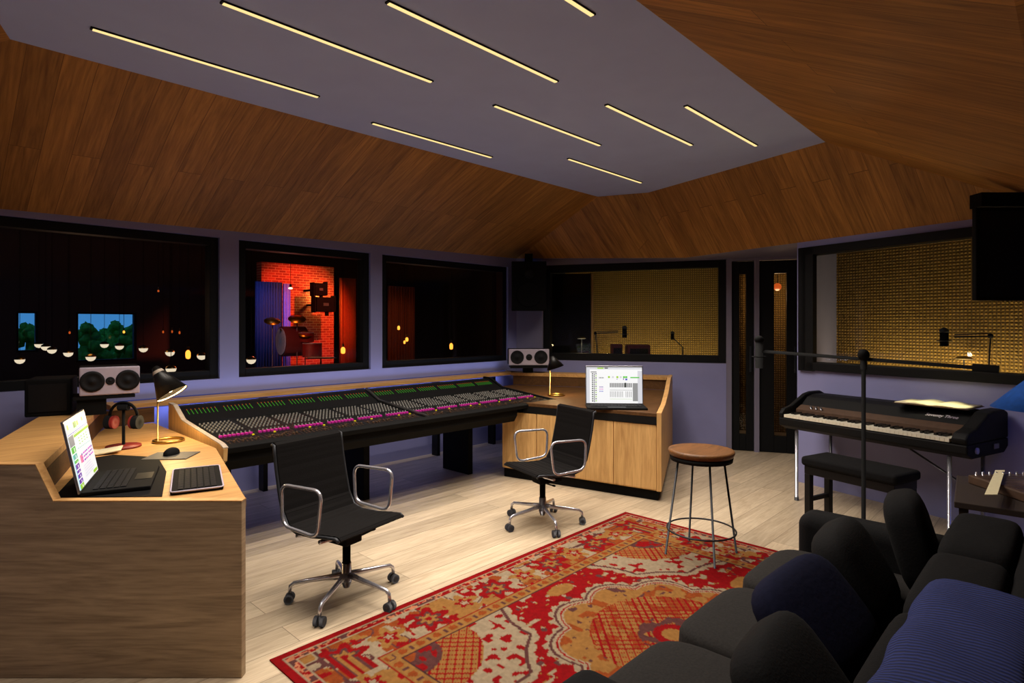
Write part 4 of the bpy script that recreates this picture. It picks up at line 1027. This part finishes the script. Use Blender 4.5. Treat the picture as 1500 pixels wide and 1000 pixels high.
# headphones on stand
q = atz(181, 655, ZD)
t = thing('headphone_stand', 'red and black headphone stand beside the left desk lamp', 'stand', (q.x, q.y, ZD + .001), A0 - PI / 2)
MB().lathe([(0, 0), (.095, 0), (.095, .012), (0, .018)], 'red', seg=28).build('base', t)
MB().cyl((0, 0, .01), (0, 0, .245), .009, 'blackm').build('pole', t); MB().cyl((-.03, 0, .245), (.03, 0, .245), .02, 'blackm').build('cradle', t)
t = thing('headphones', 'black headphones with red ear pads hanging on the stand', 'headphones', (q.x, q.y, ZD + .275), A0 - PI / 2)
MB().tube([(.085 * math.cos(a), 0, -.085 + .085 * math.sin(a)) for a in [PI * i / 16 for i in range(17)]], .009, 'blackm', 8).build('headband', t)
for sx in (-1, 1):
    MB().cyl((sx * .065, 0, -.12), (sx * .10, 0, -.12), .042, 'blackm', seg=20).build('ear_cup', t); MB().cyl((sx * .05, 0, -.12), (sx * .066, 0, -.12), .04, 'red', seg=20).build('ear_pad', t)

# ------------------------------------------------------------------ booth behind the right wall
def onR(s, n): return D + tR * s + nR * n
bc = Vector((7.1, 1.93))
quadwall('wall_booth', bc, bc + tR * 5.2, 'foam', side=1, th=.06)
quadwall('wall_booth_side', onR(-.02, .04), bc, 'wall', side=-1, th=.05)
quadwall('wall_booth_end', onR(4.3, .04), bc + tR * 5.0, 'dark', side=1, th=.05)
MB().slab([(*onR(-.1, .1), 2.6), (*(bc + Vector((.1, .1))), 2.6), (*(bc + tR * 5.2), 2.6), (*onR(4.6, .1), 2.6)], (0, 0, .05), 'dark').build('ceiling_booth', kind='structure')
dk = MB(); dk.box((1.3, 0, .0), (2.4, .34, .03), 'darkwood')
q = at(1412, 530, 5.15)
t = thing('booth_table', 'dark table inside the right booth under the microphone', 'table', (q.x, q.y, 0), RZ)
MB().box((0, 0, .86), (2.2, .42, .03), 'darkwood').build('tabletop', t, bev=.003)
for sx in (-1, 1): MB().box((sx * 1.0, 0, .42), (.04, .36, .84), 'darkwood').build('leg', t)
def wash(label, P, w, rz, power, tilt=22):  # bar and area lamp added out of sight to brighten the booth tiles
    t = thing('added_wash_bar', label, 'lamp', (P.x, P.y, P.z), rz)
    MB().box((0, 0, .012), (w, .04, .022), 'blackm').build('housing', t); MB().box((0, 0, .025), (w - .02, .025, .004), 'filament').build('diffuser', t)
    l = bpy.data.lights.new('wash', 'AREA'); l.shape = 'RECTANGLE'; l.size = w - .05; l.size_y = .03; l.energy = power; l.color = (1, .78, .38)
    o = bpy.data.objects.new('wash', l); COL.objects.link(o); o.parent = t; o.location = (0, 0, .035); o.rotation_euler = (PI - math.radians(tilt) * -1, 0, 0)
wq = at(1380, 530, 5.2); wq.z = .876
wash('added hidden light bar on the right booth table washing the ochre tiles', Vector((wq.x + .03, wq.y - .1, .876)), 2.0, RZ, 9.5, -25)
def disc_lamp(label, px, py, d, power, zt, r=.075):
    b = at(px, py, d); t = thing('disc_lamp', label, 'lamp', (b.x, b.y, zt), 0)
    hh = b.z - zt
    MB().lathe([(0, 0), (.06, 0), (.06, .012), (0, .016)], 'gun').build('base', t); MB().cyl((0, 0, .01), (0, 0, hh), .005, 'gun').build('stem', t)
    MB().lathe([(0, .03), (.03, .028), (r, .006), (r, .002), (.03, .02), (0, .022)], 'brass', (0, 0, hh)).build('lamp_shade', t)
    MB().lathe([(0, .008), (r - .006, .004), (r - .006, .001), (0, 0)], 'bulb', (0, 0, hh)).build('bulb', t)
    point('disc_lamp_light', (b.x, b.y, b.z - .05), power * .6, (1, .70, .30), .05)
disc_lamp('small lit disc lamp inside the right booth', 1412, 526, 5.25, 3.2, .876)
def boom_mic(label_s, label_m, mic, elbow, foot, sc=1):
    t = thing('microphone_stand', label_s, 'microphone stand', tuple(foot))
    e = elbow - foot; m_ = mic - foot
    MB().cyl((-.0, 0, 0), e + Vector((0, 0, 0)), .006, 'gun').cyl((.025, 0, 0), e + Vector((.025, 0, 0)), .004, 'gun').build('lower_arm', t)
    MB().cyl(e, m_ + (e - m_).normalized() * .09, .006, 'gun').cyl(e + Vector((0, 0, .02)), m_ + (e - m_).normalized() * .09 + Vector((0, 0, .02)), .004, 'gun').build('upper_arm', t)
    MB().ball(tuple(e), .022, 'blackm', seg=10).build('joint', t)
    m0 = thing('microphone', label_m, 'microphone', tuple(mic))
    MB().cyl((0, 0, -.075 * sc), (0, 0, .05 * sc), .032 * sc, 'blackm', seg=16).build('microphone_body', m0)
    MB().ball((0, 0, .055 * sc), .036 * sc, 'gun', (1, 1, .8)).build('grille', m0)
    MB().tube([(.052 * math.cos(a), .052 * math.sin(a), -.03) for a in [2 * PI * i / 20 for i in range(20)]], .004, 'gun', 6, closed=True).build('shock_mount', m0)
bx = at(1446, 549, 5.05); bx.z = .876
boom_mic('folding microphone arm clamped to the table in the right booth', 'black condenser microphone inside the right booth', at(1383, 494, 5.05), at(1451, 492, 5.05), bx)

# ------------------------------------------------------------------ booth behind the back wall
def onB(s, n): return A + tB * s + nB * n
quadwall('wall_booth_back', onB(-.3, 1.5), onB(2.9, 1.5), 'foam', side=1, th=.06)
quadwall('wall_booth_left', onB(-.3, .02), onB(-.3, 1.5), 'dark', side=1, th=.06)
quadwall('wall_booth_right', onB(2.72, .05), onB(2.72, 1.5), 'wall2', side=-1, th=.06)
MB().slab([(*onB(-.5, .14), 2.62), (*onB(-.5, 1.6), 2.62), (*onB(5.2, 1.6), 2.62), (*onB(5.2, .14), 2.62)], (0, 0, .05), 'dark').build('ceiling_booth_back', kind='structure')
quadwall('wall_lobby', onB(2.8, 1.5), onB(4.6, 1.5), 'foam', side=1, th=.06)
quadwall('wall_lobby_side', onB(4.55, 1.56), onB(sB(1176) + .33, .1), 'dark', side=-1, th=.05)
AB = math.atan2(tB.y, tB.x)
q = at(838, 500, 8.3)
t = thing('acoustic_screen', 'tall black acoustic screen with oak edge inside the far booth', 'screen', (q.x, q.y, 0), A0 - PI / 2)
MB().box((-.09, 0, 1.11), (.70, .06, 2.22), 'blackm').build('panel', t); MB().box((.28, 0, 1.11), (.03, .07, 2.22), 'oak_v').build('edge_post', t)
q = at(935, 500, 8.0)
t = thing('booth_table', 'dark table inside the far booth with red boxes on it', 'table', (q.x, q.y, 0), AB)
MB().box((.1, 0, .94), (1.1, .4, .03), 'darkwood').build('tabletop', t)
for sx in (-1, 1): MB().box((.1 + sx * .5, 0, .46), (.04, .36, .92), 'darkwood').build('leg', t)
def boxat(name, label, cat, px0, px1, py0, d, m, depth=.16, zb=.956, group=None):
    a = at(px0, py0, d); b = at(px1, py0, d); w = (b - a).length; h = a.z - zb
    t = thing(name, label, cat, ((a.x + b.x) / 2, (a.y + b.y) / 2, zb), A0 - PI / 2, group)
    MB().box((0, depth / 2, h / 2), (w, depth, h), m).build('case', t, bev=.012)
    MB().box((0, -.004, h / 2), (w * .78, .006, h * .66), 'black').build('front_grille', t)
    return t
boxat('small_amplifier', 'narrow maroon amplifier on the far booth table', 'amplifier', 897, 912, 504, 7.85, 'maroon', group='maroon amplifiers in the far booth')
boxat('small_amplifier', 'wide maroon amplifier on the far booth table', 'amplifier', 919, 953, 505, 7.8, 'maroon', group='maroon amplifiers in the far booth')
o = MB().box((0, 0, .08), (.11, .05, .16), 'teal').build('print_box', loc=(*at(888, 500, 7.85).xy, .956), rz=A0 - PI / 2); tag(o, 'white and teal printed box beside the narrow maroon amplifier', 'box')
bx = at(876, 540, 8.0); bx.z = .956
boom_mic('folding microphone arm on the far booth table', 'black microphone held over the maroon amplifiers', at(915, 486, 7.95), at(872, 488, 8.0), bx)
bx = at(1000, 540, 7.95); bx.z = .0
t = thing('microphone_stand', 'slim microphone stand at the right of the far booth', 'microphone stand', (bx.x, bx.y, 0))
MB().lathe([(0, 0), (.11, 0), (.11, .015), (0, .02)], 'gun').build('base', t); zt = at(990, 508, 7.95).z
MB().cyl((0, 0, .01), (0, 0, zt), .008, 'gun').build('pole', t); e = at(985, 494, 7.95) - bx
MB().cyl((0, 0, zt), e, .006, 'gun').build('boom', t)
m0 = thing('microphone', 'small microphone on the slim stand in the far booth', 'microphone', tuple(at(985, 494, 7.95)))
MB().cyl((0, 0, -.03), (0, 0, .05), .022, 'blackm').build('microphone_body', m0); MB().ball((0, 0, .06), .026, 'gun').build('grille', m0)
disc_lamp('tiny lamp in front of the black screen in the far booth', 852, 496, 7.95, 1.0, .956, .06)
q = onB(1.7, 1.05); wash('added hidden light bar behind the table of the far booth', Vector((q.x, q.y, .45)), 1.9, AB, 18.0, -25)
q = onB(3.3, .9); point('lobby_light', (q.x, q.y, 1.9), 9, (1, .62, .30), .1)
t = thing('lobby_lamp', 'warm pendant in the lobby behind the glass doors', 'lamp', (q.x, q.y, 2.0)); MB().ball((0, 0, 0), .05, 'dimbulb').build('bulb', t); MB().cyl((0, 0, .04), (0, 0, .62), .004, 'gun').build('cord', t)

# ------------------------------------------------------------------ live room behind the front windows
LY = 12.6; LH = 3.7
wx = lambda px: online(px, (0, LY), (0, 1)).x
wall('wall_liveroom', (-8, LY), (1, 0), (0, 1), 24, 0, LH, .2, [(wx(24) + 8, wx(56) + 8, 1.05, 1.73), (wx(112) + 8, wx(200) + 8, .85, 1.73)], 'darkwood')
for i, (a, b) in enumerate(((24, 56), (112, 200))):
    z0 = 1.05 if i == 0 else .85
    window(6 + i, wx(a), wx(b), z0, 1.73, (0, LY), (1, 0), (0, 1), fr=.03)
quadwall('wall_liveroom_left', (-8, FW + .3), (-8, LY), 'dark', side=1, z1=LH)
quadwall('wall_liveroom_right', (9.4, FW + .6), (9.4, LY), 'darkwood', side=-1, z1=LH)
quadwall('wall_liveroom_near', (A.x + .02, FW + .18), (9.6, FW + .62), 'dark', side=1, z1=LH)
MB().box((1, (FW + LY) / 2 + .1, LH + .03), (18.5, LY - FW + .1, .06), 'dark').build('ceiling_liveroom', kind='structure')
MB().box((1, FW + .1, 3.35), (18.5, .16, .72), 'dark').build('wall_liveroom_upper', kind='structure')
g = MB(); g.box((4, 26, -.08), (60, 26, .1), 'grass'); g.build('ground', kind='structure')
def hx(px, Y): return online(px, (0, Y), (0, 1)).x
for i, (px, Y, hh) in enumerate(((42, 16, 1.58), (128, 16, 1.60), (172, 17.9, 1.62), (192, 16.0, 1.5), (150, 20.5, 1.4))):
    t = thing('tree', ['leafy tree outside the small leftmost window', 'leafy tree outside the wide window, left half', 'leafy tree outside the wide window, right half', 'leafy tree at the right edge of the wide window', 'low leafy tree in the middle of the wide window'][i], 'tree', (hx(px, Y), Y, -.03), i, 'trees outside the live room')
    MB().cyl((0, 0, 0), (0, 0, hh * .7), .06, 'bark', .03).build('trunk', t)
    mb = MB()
    for k in range(26):
        a = random.uniform(0, 2 * PI); u = random.random(); r = .55 * (1 - u * .8) * random.random()
        mb.ball((r * math.cos(a), r * math.sin(a), hh * (.35 + .6 * u)), random.uniform(.12, .24) * (1.15 - u * .6), 'green', seg=8, noise=.35)
    mb.build('foliage', t)
# brick wall, curtains
bw = MB(); bx0, bx1 = hx(383, 10.2), hx(489, 10.2)
bw.box(((bx0 + bx1) / 2, 10.3, 1.3), (bx1 - bx0, .2, 2.6), 'brick'); bw.build('wall_brick', kind='structure')
def curtain(label, x0, x1, y, z1, m):
    mb = MB(); n = 40; vs = []; fs = []
    for i in range(n + 1):
        x = (x1 - x0) * i / n; yy = .035 * math.sin(i * 1.5)
        for dy in (0, .01):
            for z in (.02, z1): vs.append((x, yy + dy, z))
    for i in range(n):
        o = i * 4; fs += [(o, o + 4, o + 5, o + 1), (o + 2, o + 3, o + 7, o + 6), (o + 1, o + 5, o + 7, o + 3), (o, o + 2, o + 6, o + 4)]
    mb.add(vs, fs, m, True); o = mb.build('curtain', loc=(x0, y, 0)); tag(o, label, 'curtain', 'curtains in the live room'); return o
curtain('wide blue lit curtain beside the red brick wall', hx(374, 9.7), hx(413, 9.7), 9.7, 2.22, 'curtain_b')
curtain('violet edged narrow curtain nearest the bricks', hx(415.5, 9.65), hx(425, 9.65), 9.65, 2.2, 'curtain_v')
curtain('orange curtain right of the red brick wall', hx(498, 10.1), hx(521, 10.1), 10.1, 2.4, 'curtain_o')
curtain('dim amber curtain seen through the third window', hx(568, 10.1), hx(607, 10.1), 10.1, 2.3, 'curtain_o')
spot('stage_red', (5.2, 7.6, 3.2), (5.0, 10.2, 1.55), 620, (1, .12, .05), 46, .6)
spot('stage_blue', (3.6, 8.4, 3.0), (4.2, 9.7, 1.4), 80, (.28, .30, 1), 50, .8)
spot('stage_orange', (6.2, 8.2, 3.2), (6.1, 10.1, 1.5), 16, (1, .35, .05), 40, .8)
spot('stage_amber', (7.2, 8.6, 3.0), (7.1, 10.1, 1.2), 7, (1, .5, .12), 45, .8)
for i, (x, y, lab) in enumerate(((5.2, 7.6, 'stage spotlight on the live room ceiling aimed at the bricks'), (3.6, 8.4, 'stage spotlight on the live room ceiling aimed at the blue curtain'))):
    t = thing('stage_light', lab, 'stage light', (x, y - .02, 3.25), 0)
    MB().cyl((0, -.10, .12), (0, -.0, .0), .07, 'blackm').build('housing', t); MB().cyl((0, -.06, .1), (0, -.06, .45), .01, 'gun').build('yoke', t)
# stacked black fixtures with a warm glow in front of the bricks
for i, (px, py, w_, h_) in enumerate(((467, 424, .22, .22), (474, 446, .34, .26))):
    b = at(px, py, 10.4); t = thing('stage_fixture', ['upper black box fixture against the glowing bricks', 'lower black box fixture against the glowing bricks'][i], 'stage light', tuple(b), 0, 'black fixtures on the brick wall')
    MB().box((0, 0, 0), (w_, .16, h_), 'blackm').build('housing', t, bev=.01)
    MB().box((w_ * .15, -.02, -h_ * .62), (.05, .05, h_ * .3), 'blackm').build('knuckle', t)
    MB().box((-w_ * .56, 0, 0), (.02, .14, h_ * 1.1), 'blackm').build('barn_door', t); MB().box((w_ * .56, 0, .02), (.02, .14, h_ * 1.1), 'blackm').build('barn_door', t)
    MB().box((0, (10.2 - b.y) / 2 + .03, 0), (.04, 10.2 - b.y - .08, .04), 'blackm').build('wall_arm', t)
    MB().box((0, -.085, 0), (w_ * .3, .01, h_ * .2), 'filament' if False else 'steel').build('badge', t)
q = at(476, 436, 10.75); point('fixture_glow', (q.x, 10.08, q.z + .05), 9, (1, .62, .15), .05)
# drum kit
kp = at(428, 500, 9.0)
t = thing('drum_kit', 'drum kit with pale blue bass drum head in front of the bricks', 'drums', (kp.x, kp.y, 0), A0 - PI / 2)
k0 = at(412, 500, 9.0); k0 = Matrix.Rotation(-(A0 - PI / 2), 3, 'Z') @ (k0 - Vector((kp.x, kp.y, 0)))
ax_ = Vector((-.75, -.66, 0)).normalized()
MB().cyl(k0 - ax_ * -.0, k0 - ax_ * .35, .23, 'maroon', seg=28).build('bass_drum', t)
MB().cyl(k0 + ax_ * .004, k0 + ax_ * .014, .205, 'drumblue', seg=28).build('drum_head', t)
for (x, y, z, r, h) in ((.02, .1, 1.26, .10, .13), (.20, .05, 1.24, .11, .14), (.34, -.1, 1.02, .14, .2)): MB().cyl((x, y, z), (x, y, z + h), r, 'red', seg=20).cyl((x, y, z + h), (x, y, z + h + .008), r * 1.02, 'spk', seg=20).build('tom_drum', t)
for (px, py, r) in ((435, 467, .13), (447, 489, .10), (418, 482, .08), (399, 470, .12)):
    c_ = Matrix.Rotation(-(A0 - PI / 2), 3, 'Z') @ (at(px, py, 9.0) - Vector((kp.x, kp.y, 0)))
    mb = MB(); mb.lathe([(0, .02), (.03, .018), (r, 0), (r, -.002), (0, .012)], 'gold', tuple(c_), (.25, -.5, 1), 24)
    so = MB().cyl((c_.x, c_.y, .0), tuple(c_), .008, 'chrome').build('cymbal_stand', t); mb.build('cymbal', so)
# music stand
b = at(470, 523, 7.8)
t = thing('music_stand', 'music stand holding a lit sheet in front of the drum kit', 'music stand', (b.x, b.y, 0), A0 - PI / 2)
MB().cyl((0, 0, .0), (0, 0, b.z - .02), .01, 'gun').build('pole', t); MB().box((0, 0, b.z - .012), (.36, .2, .01), 'gun').build('tray', t)
for k in range(3): a = k * 2.09; MB().cyl((0, 0, .12), (.2 * math.cos(a), .2 * math.sin(a), .01), .007, 'gun').build('tripod_leg', t)
tag(MB().box((0, 0, .003), (.30, .19, .004), 'paper').build('music_sheet', loc=(b.x, b.y, b.z - .006), rz=A0 - PI / 2), 'bright sheet of music on the live room stand', 'paper')
# pendants
def globe(label, px, py, d, r=.05, mat='bowl'):
    r = r * (.75 + .045 * d)
    b = at(px, py - 1.5, d); t = thing('globe_pendant', label, 'pendant lamp', tuple(b), 0, 'globe pendants in the live room')
    MB().lathe([(0, -r), (r * .5, -r * .86), (r * .87, -r * .5), (r, 0), (0, 0)], mat, seg=16).build('glass_bowl', t)
    MB().lathe([(r, .001), (r * .9, r * .35), (r * .4, r * .7), (0, r * .75)], 'brass', seg=16).build('cap', t)
    MB().cyl((0, 0, r * .7), (0, 0, LH - b.z), .003, 'blackm', seg=5).build('cord', t)
    return t
gl = [(29, 528, 7.2, 'globe pendant low at the far left, under the small window'), (57, 505.5, 9, 'small globe pendant just right of the small blue window'), (67, 509, 8.2, 'globe pendant third from the left, paired with another'),
      (76, 513.5, 8, 'globe pendant overlapping its neighbour near the left window'), (100, 518, 7.6, 'globe pendant left of the wide blue window'), (133, 524, 7.0, 'brightest globe pendant, in front of the wide window'),
      (153, 505.5, 9, 'small globe pendant over the middle of the wide window'), (175, 508, 8.6, 'globe pendant at the right part of the wide window'), (210, 511.5, 8, 'globe pendant just right of the wide window'),
      (249, 517, 7.4, 'globe pendant above the black desk lamp shade'), (250.5, 541, 6.2, 'lowest and largest globe pendant over the desk lamp'), (295.5, 522, 7, 'globe pendant right of the orange tube bulb'), (368, 528, 6.8, 'globe pendant at the lower left of the middle window')]
for px, py, d, lab in gl: globe(lab, px, py, d)
def bulb(label, px, py, d, r, h, mat='filament'):
    b = at(px, py, d); t = thing('bulb_pendant', label, 'pendant lamp', tuple(b), 0, 'bare bulb pendants in the live room')
    MB().lathe([(0, -h / 2), (r * .8, -h * .42), (r, -h * .2), (r, h * .2), (r * .6, h * .42), (0, h / 2)], mat, seg=12).build('bulb', t)
    MB().cyl((0, 0, h / 2), (0, 0, h / 2 + .04), r * .5, 'brass').build('socket', t); MB().cyl((0, 0, h / 2 + .03), (0, 0, LH - b.z), .003, 'blackm', seg=5).build('cord', t)
for px, py, d, r, h, lab, mt in [(275.5, 519, 7, .028, .11, 'glowing orange tube bulb in the left window', 'filament'), (102, 487, 8.5, .012, .04, 'tiny red bulb left of the wide window', 'dimbulb'), (181.5, 486, 8.5, .014, .04, 'tiny orange bulb at the right end of the wide window', 'filament'),
        (239, 486, 8.5, .011, .04, 'leftmost of three tiny bulbs in a row', 'dimbulb'), (252, 485.5, 8.5, .011, .04, 'middle of three tiny bulbs in a row', 'dimbulb'), (263, 487, 8.5, .012, .045, 'rightmost of three tiny bulbs in a row', 'dimbulb'),
        (232, 426, 8, .012, .03, 'tiny red bulb high in the left window', 'dimbulb'), (357, 428, 8, .02, .05, 'small bulb high at the left of the middle window', 'filament'), (502.5, 513, 7.5, .028, .09, 'amber tube bulb at the right of the middle window', 'filament'),
        (584, 480, 8.2, .018, .06, 'upper amber bulb in the third window', 'filament'), (596, 497, 8, .02, .06, 'right bulb of the low pair in the third window', 'filament'), (592.5, 501, 8.4, .015, .05, 'left bulb of the low pair in the third window', 'filament'), (661, 507, 8, .024, .09, 'lone amber tube bulb in the third window', 'filament'),
        (425.5, 422, 8.6, .03, .03, 'white flat bulb over the drum kit', 'bulb')]:
    bulb(lab, px, py, d, r, h, mt)
for x, y, p in ((1.5, 8.5, 6), (6.5, 8.5, 4)): point('globe_fill', (x, y, 1.7), p, (1, .55, .3), .3)
q = at(420, 470, 8.4); point('drum_glow', (q.x, q.y, 1.9), 14, (1, .25, .15), .1)
